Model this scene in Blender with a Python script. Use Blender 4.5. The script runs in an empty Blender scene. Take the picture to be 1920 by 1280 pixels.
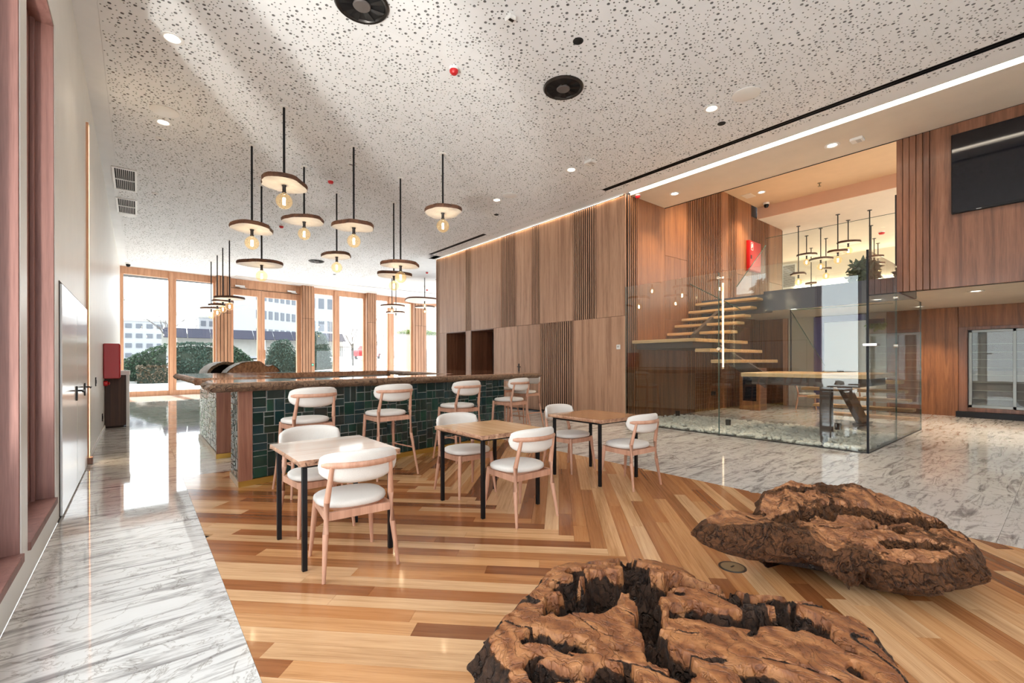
import bpy, bmesh, math, random
from mathutils import Vector, Matrix, noise, geometry
random.seed(7)
S = bpy.context.scene
COL = S.collection
PI = math.pi

# ---------------------------------------------------------------- camera, world, exposure
CAM_H = 1.40
cam_d = bpy.data.cameras.new('camera')
cam_d.sensor_width = 36.0
cam_d.lens = 860.0 / 1920 * 36.0
cam_d.shift_y = (677.7 - 640) / 1920
cam_d.clip_end = 500
cam = bpy.data.objects.new('camera', cam_d); COL.objects.link(cam)
YAW = math.atan((960 - 258) / 860.0)
cam.matrix_world = Matrix.Translation((0, 0, CAM_H)) @ Matrix.Rotation(-YAW, 4, 'Z') @ Matrix.Rotation(PI / 2, 4, 'X') @ Matrix.Rotation(-0.0022, 4, 'Z')
S.camera = cam
S.view_settings.view_transform = 'Standard'
S.view_settings.look = 'None'
S.view_settings.gamma = 1
S.view_settings.use_curve_mapping = False
S.view_settings.exposure = 0.73
S.cycles.max_bounces = 10
S.cycles.diffuse_bounces = 5
S.cycles.glossy_bounces = 4
S.cycles.transparent_max_bounces = 24
S.cycles.sample_clamp_indirect = 6.0
S.cycles.caustics_reflective = False
S.cycles.caustics_refractive = False
S.cycles.use_denoising = True

W = bpy.data.worlds.new('world'); S.world = W; W.use_nodes = True
bg = W.node_tree.nodes['Background']
bg.inputs[0].default_value = (0.91, 0.96, 1.0, 1)
bg.inputs[1].default_value = 3.2

def lamp(name, kind, loc, energy, color=(1, .86, .7), rot=(0, 0, 0), size=.1, size_y=None, spot=1.6, blend=.6, parent=None):
    d = bpy.data.lights.new(name, kind); d.energy = energy; d.color = color
    if kind == 'AREA':
        d.size = size
        if size_y: d.shape = 'RECTANGLE'; d.size_y = size_y
    elif kind == 'SUN': d.angle = size
    else: d.shadow_soft_size = size
    if kind == 'SPOT': d.spot_size = spot; d.spot_blend = blend
    o = bpy.data.objects.new(name, d); o.location = loc; o.rotation_euler = rot; COL.objects.link(o)
    if parent: o.parent = parent
    return o

sun = lamp('sun', 'SUN', (0, 40, 30), 11.0, (1, .95, .88), (math.radians(-52), 0, math.radians(6)), size=.03)

bounce_spot = lamp('added_bounce_spot', 'SPOT', (-3.0, 1.3, .35), 1150, (1, .97, .92), (0, 0, 0), .16, spot=.95, blend=.3)  # added spot standing in for sun bounced up off the paving
bounce_spot.rotation_euler = (Vector((1.3, 7.9, 5.3)) - Vector(bounce_spot.location)).to_track_quat('-Z', 'Y').to_euler()

# ---------------------------------------------------------------- materials
MATS = {}
def new_mat(name):
    m = bpy.data.materials.new(name); m.use_nodes = True; MATS[name] = m
    nt = m.node_tree
    return m, nt, nt.nodes['Principled BSDF']

def plain(name, col, rough=.5, metal=0.0, emit=None, strength=0, coat=0, spec=None):
    m, nt, b = new_mat(name)
    b.inputs['Base Color'].default_value = (*col, 1)
    b.inputs['Roughness'].default_value = rough
    b.inputs['Metallic'].default_value = metal
    if coat: b.inputs['Coat Weight'].default_value = coat; b.inputs['Coat Roughness'].default_value = .06
    if spec is not None: b.inputs['Specular IOR Level'].default_value = spec
    if emit: b.inputs['Emission Color'].default_value = (*emit, 1); b.inputs['Emission Strength'].default_value = strength
    return m

def N(nt, t, **kw):
    n = nt.nodes.new(t)
    for k, v in kw.items():
        if k in n.inputs.keys(): n.inputs[k].default_value = v
        else: setattr(n, k, v)
    return n

def ramp(nt, fac, stops, interp='LINEAR'):
    r = nt.nodes.new('ShaderNodeValToRGB'); r.color_ramp.interpolation = interp
    e = r.color_ramp.elements
    while len(e) < len(stops): e.new(.5)
    for i, (p, c) in enumerate(stops):
        e[i].position = p; e[i].color = (*c, 1) if len(c) == 3 else c
    nt.links.new(fac, r.inputs[0]); return r.outputs[0]

def mixc(nt, fac, a, b, mode='MIX'):
    m = nt.nodes.new('ShaderNodeMix'); m.data_type = 'RGBA'; m.blend_type = mode
    for sock, v in ((m.inputs[0], fac), (m.inputs[6], a), (m.inputs[7], b)):
        if isinstance(v, (int, float)): sock.default_value = v
        elif isinstance(v, tuple): sock.default_value = (*v, 1)
        else: nt.links.new(v, sock)
    return m.outputs[2]

def mathn(nt, op, a, b=0.0):
    m = nt.nodes.new('ShaderNodeMath'); m.operation = op
    for s, v in ((m.inputs[0], a), (m.inputs[1], b)):
        if isinstance(v, (int, float)): s.default_value = v
        else: nt.links.new(v, s)
    return m.outputs[0]

def coords(nt, scale=(1, 1, 1), rand=0.0, world=False):
    if world: src = nt.nodes.new('ShaderNodeNewGeometry').outputs['Position']
    else: src = nt.nodes.new('ShaderNodeTexCoord').outputs['Object']
    oi = nt.nodes.new('ShaderNodeObjectInfo')
    if rand:
        v = nt.nodes.new('ShaderNodeVectorMath'); v.operation = 'SCALE'; v.inputs[0].default_value = (17.3, 29.1, 41.7)
        nt.links.new(mathn(nt, 'MULTIPLY', oi.outputs['Random'], rand), v.inputs['Scale'])
        a = nt.nodes.new('ShaderNodeVectorMath'); a.operation = 'ADD'
        nt.links.new(src, a.inputs[0]); nt.links.new(v.outputs[0], a.inputs[1]); src = a.outputs[0]
    mp = nt.nodes.new('ShaderNodeMapping'); mp.inputs['Scale'].default_value = scale
    nt.links.new(src, mp.inputs[0])
    return mp.outputs[0], oi.outputs['Random']

def wood(name, c_dark, c_mid, c_light, axis='Z', rough=.4, fine=60, rand=1.0, spread=.25, coat=0, bump=.08, stretch=.05, shades=None, waves=False):
    """grain runs along axis; rand gives each object its own cut and shade; shades = list of (pos, colour) for strong plank to plank change"""
    m, nt, b = new_mat(name)
    k = {'X': 0, 'Y': 1, 'Z': 2}[axis]
    sc = [1.0, 1.0, 1.0]; sc[k] = stretch
    v, rnd = coords(nt, tuple(sc), rand)
    n1 = N(nt, 'ShaderNodeTexNoise', Scale=9.0, Detail=5.0, Roughness=.62, Distortion=.8); nt.links.new(v, n1.inputs['Vector'])
    w = N(nt, 'ShaderNodeTexWave', Scale=7.0, Distortion=7.0, Detail=3.0); w.inputs['Detail Scale'].default_value = 1.6
    w.bands_direction = 'X' if axis != 'X' else 'Y'
    nt.links.new(v, w.inputs['Vector'])
    sc2 = [fine, fine, fine]; sc2[k] = fine * .03
    v2, _ = coords(nt, tuple(sc2), rand)
    n2 = N(nt, 'ShaderNodeTexNoise', Scale=3.0, Detail=3.0); nt.links.new(v2, n2.inputs['Vector'])
    f = mathn(nt, 'ADD', mathn(nt, 'MULTIPLY', n1.outputs[0], .62), mathn(nt, 'MULTIPLY', w.outputs['Fac'], .22 if waves else .04))
    f = mathn(nt, 'ADD', f, mathn(nt, 'MULTIPLY', n2.outputs[0], .26))
    col = ramp(nt, f, [(.34, c_dark), (.48, c_mid), (.64, c_light)])
    if shades:
        sh = ramp(nt, rnd, shades, 'CONSTANT')
        col = mixc(nt, 1.0, col, sh, 'MULTIPLY')
    elif spread:
        lo, hi = 1 - spread, 1 + spread * .4
        sh = ramp(nt, rnd, [(0, (lo, lo * .97, lo * .95)), (1, (hi, hi, hi))])
        col = mixc(nt, 1.0, col, sh, 'MULTIPLY')
    nt.links.new(col, b.inputs['Base Color'])
    b.inputs['Roughness'].default_value = rough
    if coat: b.inputs['Coat Weight'].default_value = coat; b.inputs['Coat Roughness'].default_value = .08
    if bump:
        bp = N(nt, 'ShaderNodeBump', Strength=bump, Distance=.004); nt.links.new(f, bp.inputs['Height']); nt.links.new(bp.outputs[0], b.inputs['Normal'])
    return m

M_plank = wood('oiled plank', (.44, .235, .110), (.64, .385, .205), (.76, .50, .29), axis='X', rough=.26, rand=1.0, bump=.04, coat=.25,
               shades=[(0, (1.0, .98, .95)), (.16, (.62, .43, .30)), (.27, (1.0, .97, .93)), (.38, (.74, .52, .35)), (.49, (1.0, .92, .82)), (.60, (.36, .20, .12)), (.73, (.90, .74, .58)), (.82, (.50, .29, .17)), (.92, (1.0, .97, .9))])
M_walnut = wood('walnut veneer', (.35, .190, .118), (.53, .315, .205), (.63, .405, .275), axis='Z', rough=.42, spread=.14, bump=.03)
M_walnut_warm = wood('warm walnut veneer', (.14, .050, .019), (.25, .098, .036), (.35, .15, .060), axis='Z', rough=.38, spread=.16, bump=.03)
M_walnut_dark = wood('dark walnut boards', (.12, .048, .026), (.22, .092, .050), (.31, .145, .085), axis='Z', rough=.36, spread=.16, bump=.03, coat=.1)
M_cab = wood('dark cabinet wood', (.035, .014, .008), (.065, .028, .016), (.10, .045, .026), axis='Z', rough=.55, spread=.1, bump=.02)
M_slat_back = plain('slat backing', (.028, .017, .012), .8)
M_larch = wood('larch frame', (.50, .25, .14), (.66, .36, .215), (.74, .43, .27), axis='Z', rough=.5, spread=.1, bump=.02)
M_larch_col = wood('larch column', (.32, .16, .088), (.46, .24, .135), (.56, .32, .185), axis='Z', rough=.5, spread=.15, bump=.05)
M_redpine = wood('red stained pine', (.155, .066, .054), (.225, .104, .086), (.28, .140, .116), axis='Z', rough=.5, spread=.1, bump=.02)
M_beech = wood('stained beech', (.44, .225, .145), (.57, .31, .21), (.65, .385, .275), axis='Z', rough=.42, spread=.12, bump=.02)
M_tabletop = wood('oak table top', (.52, .27, .12), (.70, .42, .21), (.82, .56, .32), axis='Y', rough=.24, spread=.2, bump=.02, coat=.4)
M_table_sheen = wood('oak table top with window sheen in colour', (.70, .54, .44), (.80, .67, .58), (.86, .76, .68), axis='X', rough=.2, spread=0, bump=.02, coat=.5)  # paleness stands for the window reflection, put into the wood colour
M_counter = wood('bar top', (.26, .11, .07), (.42, .20, .13), (.55, .30, .21), axis='X', rough=.10, spread=.1, bump=.01, coat=.9)
M_post = wood('bar post', (.20, .080, .050), (.31, .135, .088), (.40, .19, .13), axis='Z', rough=.4, spread=.1, bump=.03)
M_tread = wood('oak tread', (.52, .30, .135), (.70, .45, .23), (.80, .56, .33), axis='Y', rough=.3, spread=.15, bump=.02)
M_slice = wood('lamp slice rim', (.055, .022, .013), (.14, .058, .030), (.24, .112, .058), axis='X', rough=.7, spread=.4, bump=.4, stretch=.6)
M_slice_under = wood('lamp slice underside', (.74, .69, .65), (.84, .80, .76), (.88, .86, .83), axis='X', rough=.45, spread=.12, bump=.02, stretch=.7)

def marble():
    m, nt, b = new_mat('white marble')
    v, rnd = coords(nt, (1, 1, 1), .6, world=True)
    mp = nt.nodes.new('ShaderNodeMapping'); mp.inputs['Rotation'].default_value = (0, 0, math.radians(24)); mp.inputs['Scale'].default_value = (.55, 3.6, 1)
    nt.links.new(v, mp.inputs[0])
    n1 = N(nt, 'ShaderNodeTexNoise', Scale=2.6, Detail=9.0, Roughness=.68, Distortion=1.4); nt.links.new(mp.outputs[0], n1.inputs['Vector'])
    n2 = N(nt, 'ShaderNodeTexNoise', Scale=1.1, Detail=4.0); nt.links.new(v, n2.inputs['Vector'])
    cloud = ramp(nt, n2.outputs[0], [(.35, (.70, .69, .68)), (.65, (.79, .78, .765))])
    veins = ramp(nt, n1.outputs[0], [(.30, (.26, .25, .26)), (.41, (.58, .56, .55)), (.50, (.95, .94, .93)), (1, (1, 1, 1))])
    w = N(nt, 'ShaderNodeTexNoise', Scale=1.5, Detail=7.0, Roughness=.62, Distortion=2.0); nt.links.new(v, w.inputs['Vector'])
    d = mathn(nt, 'ABSOLUTE', mathn(nt, 'SUBTRACT', w.outputs[0], .5))
    thin = ramp(nt, d, [(0, (.55, .53, .51)), (.006, (.82, .80, .78)), (.016, (1, 1, 1))])
    col = mixc(nt, 1.0, mixc(nt, 1.0, cloud, veins, 'MULTIPLY'), thin, 'MULTIPLY')
    nt.links.new(col, b.inputs['Base Color'])
    b.inputs['Roughness'].default_value = .04
    b.inputs['Specular IOR Level'].default_value = .62
    return m
M_marble = marble()

def plaster(name, col, rough=.75, amount=.05):
    m, nt, b = new_mat(name)
    v, _ = coords(nt, (1, 1, 1), 0, world=True)
    n = N(nt, 'ShaderNodeTexNoise', Scale=3.0, Detail=4.0); nt.links.new(v, n.inputs['Vector'])
    lo = tuple(c * (1 - amount) for c in col)
    nt.links.new(ramp(nt, n.outputs[0], [(.3, lo), (.7, col)]), b.inputs['Base Color'])
    b.inputs['Roughness'].default_value = rough
    return m
M_white = plaster('white plaster', (.86, .85, .83))
M_ceil = plaster('ceiling board', (.86, .875, .89))
M_cream = plaster('cream soffit', (.80, .72, .62))
M_leftwall = plaster('pale wall panels', (.77, .76, .72), .35)
M_door_white = plain('white lacquered door', (.78, .79, .80), .14)
M_black = plain('black steel', (.012, .012, .014), .42, .6)
M_dark = plain('dark void', (.010, .009, .009), .8)
M_darkmetal = plain('dark metal', (.05, .045, .042), .35, .8)
M_brown_steel = plain('painted stringer steel', (.075, .050, .042), .4, .3)
M_grey = plain('grey panel', (.42, .39, .37), .45)
M_chrome = plain('brushed steel', (.72, .71, .70), .22, 1.0)
M_brass = plain('brass plinth', (.62, .40, .10), .38, .9)
M_bronze = plain('bronze floor cap', (.27, .22, .14), .4, .85)
M_red = plain('red enamel', (.42, .006, .008), .35)
M_red_pl = plain('red plastic', (.55, .012, .016), .35)
M_white_pl = plain('white plastic', (.82, .81, .79), .4)
M_grey_pl = plain('grey mesh', (.52, .50, .48), .6)
M_screen = plain('screen', (.006, .006, .010), .06)
M_strip = plain('warm light strip', (1, 1, 1), .5, emit=(1, .87, .70), strength=9.0)
M_led = plain('led line', (1, 1, 1), .5, emit=(1, .80, .52), strength=14.0)
M_cove = plain('cove light', (1, 1, 1), .5, emit=(1, .86, .62), strength=10.0)
M_lamp_disc = plain('downlight lens', (1, 1, 1), .5, emit=(1, .9, .76), strength=7.0)
M_fil = plain('filament', (1, 1, 1), .5, emit=(1, .88, .70), strength=50.0)
M_violet = plain('violet painted frame', (.135, .135, .34), .45)
M_blue = plain('blue wall panel', (.15, .26, .56), .5)
M_frost = plain('pale panel with added daylight glow', (.8, .82, .84), .5, emit=(.86, .9, .95), strength=.05)  # faint glow stands in for daylight beyond door glass
M_monitor = plain('lit monitor', (.4, .5, .6), .3, emit=(.50, .62, .76), strength=.6)
M_grout = plain('pale grout', (.70, .67, .61), .8)
M_stone = None

def fabric():
    m, nt, b = new_mat('cream boucle')
    v, _ = coords(nt, (1, 1, 1), 1)
    n = N(nt, 'ShaderNodeTexNoise', Scale=420.0, Detail=2.0); nt.links.new(v, n.inputs['Vector'])
    nt.links.new(ramp(nt, n.outputs[0], [(.3, (.60, .55, .50)), (.7, (.73, .69, .645))]), b.inputs['Base Color'])
    b.inputs['Roughness'].default_value = .9
    b.inputs['Sheen Weight'].default_value = .25
    bp = N(nt, 'ShaderNodeBump', Strength=.25, Distance=.002); nt.links.new(n.outputs[0], bp.inputs['Height']); nt.links.new(bp.outputs[0], b.inputs['Normal'])
    return m
M_fabric = fabric()

def tile_mat():
    m, nt, b = new_mat('green glazed tile')
    v, rnd = coords(nt, (1, 1, 1), 1)
    n = N(nt, 'ShaderNodeTexNoise', Scale=14.0, Detail=4.0, Distortion=1.0); nt.links.new(v, n.inputs['Vector'])
    base = ramp(nt, rnd, [(0, (.005, .018, .015)), (.16, (.008, .040, .029)), (.28, (.014, .022, .021)), (.45, (.007, .030, .034)), (.6, (.016, .026, .018)), (.74, (.007, .052, .032)), (.82, (.016, .018, .018)), (.92, (.010, .032, .040))], 'CONSTANT')
    col = mixc(nt, mathn(nt, 'MULTIPLY', n.outputs[0], .55), base, (.022, .046, .036))
    nt.links.new(col, b.inputs['Base Color'])
    b.inputs['Roughness'].default_value = .10
    n3 = N(nt, 'ShaderNodeTexNoise', Scale=9.0, Detail=2.0); nt.links.new(v, n3.inputs['Vector'])
    bp = N(nt, 'ShaderNodeBump', Strength=.12, Distance=.02); nt.links.new(n3.outputs[0], bp.inputs['Height']); nt.links.new(bp.outputs[0], b.inputs['Normal'])
    return m
M_tile = tile_mat()

def glass(name, tint=(.96, .985, .975), ior=1.5, base=.0):
    m, nt, b = new_mat(name)
    nt.nodes.remove(b)
    t = N(nt, 'ShaderNodeBsdfTransparent'); t.inputs[0].default_value = (*tint, 1)
    g = N(nt, 'ShaderNodeBsdfGlossy'); g.inputs['Roughness'].default_value = 0.0
    fr = N(nt, 'ShaderNodeFresnel', IOR=ior)
    gb = nt.nodes.new('ShaderNodeNewGeometry')      # same reflection on both faces of a thin pane
    nt.links.new(mathn(nt, 'ADD', ior, mathn(nt, 'MULTIPLY', gb.outputs['Backfacing'], 1 / ior - ior)), fr.inputs['IOR'])
    mx = nt.nodes.new('ShaderNodeMixShader')
    fac = mathn(nt, 'ADD', fr.outputs[0], base) if base else fr.outputs[0]
    nt.links.new(fac, mx.inputs[0]); nt.links.new(t.outputs[0], mx.inputs[1]); nt.links.new(g.outputs[0], mx.inputs[2])
    nt.links.new(mx.outputs[0], nt.nodes['Material Output'].inputs[0])
    return m
M_glass = glass('clear glass', ior=1.45)
M_pane = glass('enclosure glass', (.955, .98, .965), 1.72)
M_guard = glass('guard glass', (.97, .99, .98), 1.18)
M_glass_win = glass('window glass', (.97, .985, .98), 1.45)
M_bulb = glass('amber bulb glass', (1.0, .90, .70), 1.4)
nt = M_bulb.node_tree; mo_ = nt.nodes['Material Output']; ad = nt.nodes.new('ShaderNodeAddShader'); em = nt.nodes.new('ShaderNodeEmission')
em.inputs[0].default_value = (1, .66, .34, 1); em.inputs[1].default_value = .09
src_ = mo_.inputs[0].links[0].from_socket; nt.links.new(src_, ad.inputs[0]); nt.links.new(em.outputs[0], ad.inputs[1]); nt.links.new(ad.outputs[0], mo_.inputs[0])
M_glass_edge = plain('green glass edge', (.05, .11, .095), .1)

def bark(name, c_bark1, c_bark2, c_wood1, c_wood2, c_wood3):
    """sanded wood where the vertex attribute 'sanded' is 1, furrowed bark where it is 0"""
    m, nt, b = new_mat(name)
    at = nt.nodes.new('ShaderNodeAttribute'); at.attribute_name = 'sanded'
    v, _ = coords(nt, (1, 1, 1), 0)
    n1 = N(nt, 'ShaderNodeTexNoise', Scale=4.2, Detail=8.0, Roughness=.68, Distortion=2.2); nt.links.new(v, n1.inputs['Vector'])
    n2 = N(nt, 'ShaderNodeTexNoise', Scale=26.0, Detail=7.0, Roughness=.75, Distortion=1.2); nt.links.new(v, n2.inputs['Vector'])
    wv = N(nt, 'ShaderNodeTexWave', Scale=3.2, Distortion=14.0, Detail=4.0); nt.links.new(v, wv.inputs['Vector'])
    vr = N(nt, 'ShaderNodeTexVoronoi', Scale=13.0); vr.feature = 'DISTANCE_TO_EDGE'
    vm = nt.nodes.new('ShaderNodeVectorMath'); vm.operation = 'ADD'
    ns = N(nt, 'ShaderNodeTexNoise', Scale=5.0, Detail=5.0); nt.links.new(v, ns.inputs['Vector'])
    vs_ = nt.nodes.new('ShaderNodeVectorMath'); vs_.operation = 'SCALE'; vs_.inputs['Scale'].default_value = .42; nt.links.new(ns.outputs['Color'], vs_.inputs[0])
    nt.links.new(v, vm.inputs[0]); nt.links.new(vs_.outputs[0], vm.inputs[1])
    mpv = nt.nodes.new('ShaderNodeMapping'); mpv.inputs['Scale'].default_value = (1.7, .24, .5); mpv.inputs['Rotation'].default_value = (0, 0, .7); nt.links.new(vm.outputs[0], mpv.inputs[0]); nt.links.new(mpv.outputs[0], vr.inputs['Vector'])
    crack = ramp(nt, vr.outputs['Distance'], [(0, (0, 0, 0)), (.07, (1, 1, 1))])
    wsum = mathn(nt, 'ADD', mathn(nt, 'MULTIPLY', n1.outputs[0], .72), mathn(nt, 'MULTIPLY', wv.outputs['Fac'], .18))
    cw = ramp(nt, wsum, [(.26, c_wood1), (.42, c_wood2), (.58, c_wood3)])
    cb = ramp(nt, n2.outputs[0], [(.34, c_bark1), (.66, c_bark2)])
    f = mathn(nt, 'ADD', at.outputs['Fac'], mathn(nt, 'MULTIPLY', mathn(nt, 'SUBTRACT', n2.outputs[0], .5), .55))
    fac = ramp(nt, f, [(.44, (0, 0, 0)), (.56, (1, 1, 1))])
    cb = mixc(nt, 1.0, cb, ramp(nt, crack, [(0, (.30, .25, .23)), (1, (1, 1, 1))]), 'MULTIPLY')
    cw = mixc(nt, 1.0, cw, ramp(nt, n2.outputs[0], [(.36, (.42, .34, .30)), (.47, (1, 1, 1))]), 'MULTIPLY')
    nt.links.new(mixc(nt, fac, cb, cw), b.inputs['Base Color'])
    nt.links.new(ramp(nt, fac, [(0, (.42, .42, .42)), (1, (.36, .36, .36))]), b.inputs['Roughness'])
    h = mathn(nt, 'MULTIPLY', mathn(nt, 'ADD', n2.outputs[0], mathn(nt, 'MULTIPLY', crack, .7)), mathn(nt, 'SUBTRACT', 1.18, fac))
    bp = N(nt, 'ShaderNodeBump', Strength=1.0, Distance=.03); nt.links.new(h, bp.inputs['Height']); nt.links.new(bp.outputs[0], b.inputs['Normal'])
    return m
M_burl = bark('burl root', (.018, .010, .008), (.13, .062, .034), (.14, .042, .014), (.29, .102, .034), (.44, .185, .068))
M_burl2 = bark('weathered root', (.040, .015, .007), (.27, .105, .038), (.14, .046, .016), (.27, .100, .035), (.44, .19, .075))
M_live = bark('live edge bark', (.16, .088, .052), (.48, .28, .16), (.34, .17, .10), (.48, .26, .16), (.60, .37, .24))
M_trunk = bark('trunk bark', (.10, .06, .035), (.40, .27, .16), (.16, .06, .02), (.32, .14, .055), (.44, .21, .09))

def foliage(name, c1, c2):
    m, nt, b = new_mat(name)
    g = nt.nodes.new('ShaderNodeNewGeometry')
    n = N(nt, 'ShaderNodeTexNoise', Scale=7.0, Detail=3.0); nt.links.new(g.outputs['Position'], n.inputs['Vector'])
    nt.links.new(ramp(nt, n.outputs[0], [(.32, c1), (.68, c2)]), b.inputs['Base Color'])
    b.inputs['Roughness'].default_value = .45
    return m
M_leaf = foliage('laurel leaf', (.016, .042, .026), (.050, .095, .050))
M_leaf_blue = foliage('bluish leaf', (.020, .048, .040), (.062, .105, .080))
M_leaf_dry = foliage('dry hedge leaf', (.06, .045, .028), (.14, .11, .07))
M_leaf_pale = foliage('fresh leaf', (.12, .22, .05), (.30, .42, .14))
M_twig = plain('bare twigs', (.075, .065, .06), .9)
M_asphalt = plaster('pale asphalt', (.66, .66, .65), .9, .12)
M_kerb = plaster('kerb stone', (.30, .30, .29), .9, .1)
M_pebble = None
def pebble():
    m, nt, b = new_mat('white pebbles')
    v, _ = coords(nt, (1, 1, 1), 0)
    n = N(nt, 'ShaderNodeTexNoise', Scale=9.0, Detail=3.0); nt.links.new(v, n.inputs['Vector'])
    nt.links.new(ramp(nt, n.outputs[0], [(.3, (.66, .62, .56)), (.7, (.86, .83, .77))]), b.inputs['Base Color'])
    b.inputs['Roughness'].default_value = .7
    return m
M_pebble = pebble()

# ---------------------------------------------------------------- mesh helpers
class MB:
    def __init__(s): s.v = []; s.f = []
    def add(s, vs, fs):
        o = len(s.v); s.v += [tuple(v) for v in vs]; s.f += [tuple(i + o for i in f) for f in fs]; return s
    def box(s, x0, y0, z0, x1, y1, z1):
        return s.add([(x0, y0, z0), (x1, y0, z0), (x1, y1, z0), (x0, y1, z0), (x0, y0, z1), (x1, y0, z1), (x1, y1, z1), (x0, y1, z1)],
                     [(0, 3, 2, 1), (4, 5, 6, 7), (0, 1, 5, 4), (1, 2, 6, 5), (2, 3, 7, 6), (3, 0, 4, 7)])
    def rbox(s, x0, y0, z0, x1, y1, z1, r=.004):
        """box with chamfered edges"""
        r = min(r, (x1 - x0) * .45, (y1 - y0) * .45, (z1 - z0) * .45)
        vs = []; idx = {}
        X, Y, Z = (x0, x1), (y0, y1), (z0, z1)
        for i in (0, 1):
            for j in (0, 1):
                for k in (0, 1):
                    sx, sy, sz = (r if i == 0 else -r), (r if j == 0 else -r), (r if k == 0 else -r)
                    for a, p in (('x', (X[i], Y[j] + sy, Z[k] + sz)), ('y', (X[i] + sx, Y[j], Z[k] + sz)), ('z', (X[i] + sx, Y[j] + sy, Z[k]))):
                        idx[i, j, k, a] = len(vs); vs.append(p)
        g = lambda i, j, k, a: idx[i, j, k, a]
        fs = []
        for i in (0, 1): q = [g(i, 0, 0, 'x'), g(i, 1, 0, 'x'), g(i, 1, 1, 'x'), g(i, 0, 1, 'x')]; fs.append(q if i else q[::-1])
        for j in (0, 1): q = [g(0, j, 0, 'y'), g(0, j, 1, 'y'), g(1, j, 1, 'y'), g(1, j, 0, 'y')]; fs.append(q if j else q[::-1])
        for k in (0, 1): q = [g(0, 0, k, 'z'), g(1, 0, k, 'z'), g(1, 1, k, 'z'), g(0, 1, k, 'z')]; fs.append(q if k else q[::-1])
        for j in (0, 1):
            for k in (0, 1): q = [g(0, j, k, 'y'), g(1, j, k, 'y'), g(1, j, k, 'z'), g(0, j, k, 'z')]; fs.append(q if (j + k) % 2 else q[::-1])
        for i in (0, 1):
            for k in (0, 1): q = [g(i, 0, k, 'z'), g(i, 1, k, 'z'), g(i, 1, k, 'x'), g(i, 0, k, 'x')]; fs.append(q if (i + k) % 2 else q[::-1])
        for i in (0, 1):
            for j in (0, 1): q = [g(i, j, 0, 'x'), g(i, j, 1, 'x'), g(i, j, 1, 'y'), g(i, j, 0, 'y')]; fs.append(q if (i + j) % 2 else q[::-1])
        for i in (0, 1):
            for j in (0, 1):
                for k in (0, 1): q = [g(i, j, k, 'x'), g(i, j, k, 'y'), g(i, j, k, 'z')]; fs.append(q if (i + j + k) % 2 else q[::-1])
        return s.add(vs, fs)
    def prism(s, poly, z0, z1):
        n = len(poly)
        vs = [(p[0], p[1], z0) for p in poly] + [(p[0], p[1], z1) for p in poly]
        return s.add(vs, [tuple(range(n))[::-1], tuple(range(n, 2 * n))] + [(i, (i + 1) % n, n + (i + 1) % n, n + i) for i in range(n)])
    def loft(s, rings, caps=True, closed=True):
        n = len(rings[0]); vs = [p for r in rings for p in r]; fs = []
        m = n if closed else n - 1
        for a in range(len(rings) - 1):
            for i in range(m): fs.append((a * n + i, a * n + (i + 1) % n, (a + 1) * n + (i + 1) % n, (a + 1) * n + i))
        if caps: fs.append(tuple(range(n))[::-1]); fs.append(tuple(range((len(rings) - 1) * n, len(rings) * n)))
        return s.add(vs, fs)
    def tube(s, pts, rad, n=10, caps=True, flat=1.0):
        """round bar along pts; rad is a number or one per point; flat squashes it sideways"""
        pts = [Vector(p) for p in pts]; rings = []
        if not isinstance(rad, (list, tuple)): rad = [rad] * len(pts)
        up = Vector((0, 0, 1))
        for i, p in enumerate(pts):
            d = (pts[min(i + 1, len(pts) - 1)] - pts[max(i - 1, 0)]).normalized()
            a = d.cross(up)
            a = a.normalized() if a.length > 1e-3 else Vector((1, 0, 0))
            b = a.cross(d).normalized()
            rings.append([p + (a * math.cos(t) * flat + b * math.sin(t)) * rad[i] for t in (2 * PI * k / n for k in range(n))])
        return s.loft(rings, caps)
    def lathe(s, prof, c=(0, 0, 0), n=20):
        rings = [[(c[0] + r * math.cos(2 * PI * k / n), c[1] + r * math.sin(2 * PI * k / n), c[2] + z) for k in range(n)] for r, z in prof]
        return s.loft(rings)
    def mesh(s, name, mat, smooth=False):
        me = bpy.data.meshes.new(name); me.from_pydata(s.v, [], s.f)
        bm = bmesh.new(); bm.from_mesh(me); bmesh.ops.recalc_face_normals(bm, faces=bm.faces); bm.to_mesh(me); bm.free()
        if mat: me.materials.append(mat)
        if smooth:
            me.polygons.foreach_set('use_smooth', [True] * len(me.polygons))
            if smooth != 'all': me.set_sharp_from_angle(angle=math.radians(38))
        return me
    def build(s, name, mat, parent=None, smooth=False, world=False, loc=None, rot=None):
        return put(s.mesh(name, mat, smooth), name, parent, world, loc, rot)

def put(me, name, parent=None, world=False, loc=None, rot=None):
    o = bpy.data.objects.new(name, me); COL.objects.link(o)
    if parent: o.parent = parent
    if loc: o.location = loc
    if rot: o.rotation_euler = rot
    if world and parent: o.location = Vector(o.location) - parent.location
    return o

def tag(o, label=None, cat=None, group=None, kind=None):
    if label: o['label'] = label
    if cat: o['category'] = cat
    if group: o['group'] = group
    if kind: o['kind'] = kind
    return o
def thing(name, label, cat, loc=(0, 0, 0), rotz=0, group=None):
    o = bpy.data.objects.new(name, None); COL.objects.link(o); o.location = loc; o.rotation_euler = (0, 0, rotz)
    o.empty_display_size = .1
    return tag(o, label, cat, group)
def struct(o): o['kind'] = 'structure'; return o
def kids(o): return [c for c in COL.objects if c.parent == o]
def copy_tree(root, loc, rotz=0, label=None, scale=None):
    allo = {}
    for c in COL.objects:
        if c.parent: allo.setdefault(c.parent.name, []).append(c)
    def rec(o, par):
        c = o.copy(); COL.objects.link(c)
        if par: c.parent = par
        for k in allo.get(o.name, []): rec(k, c)
        return c
    r = rec(root, None); r.location = loc; r.rotation_euler = (0, 0, rotz)
    if label: r['label'] = label
    return r

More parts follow.
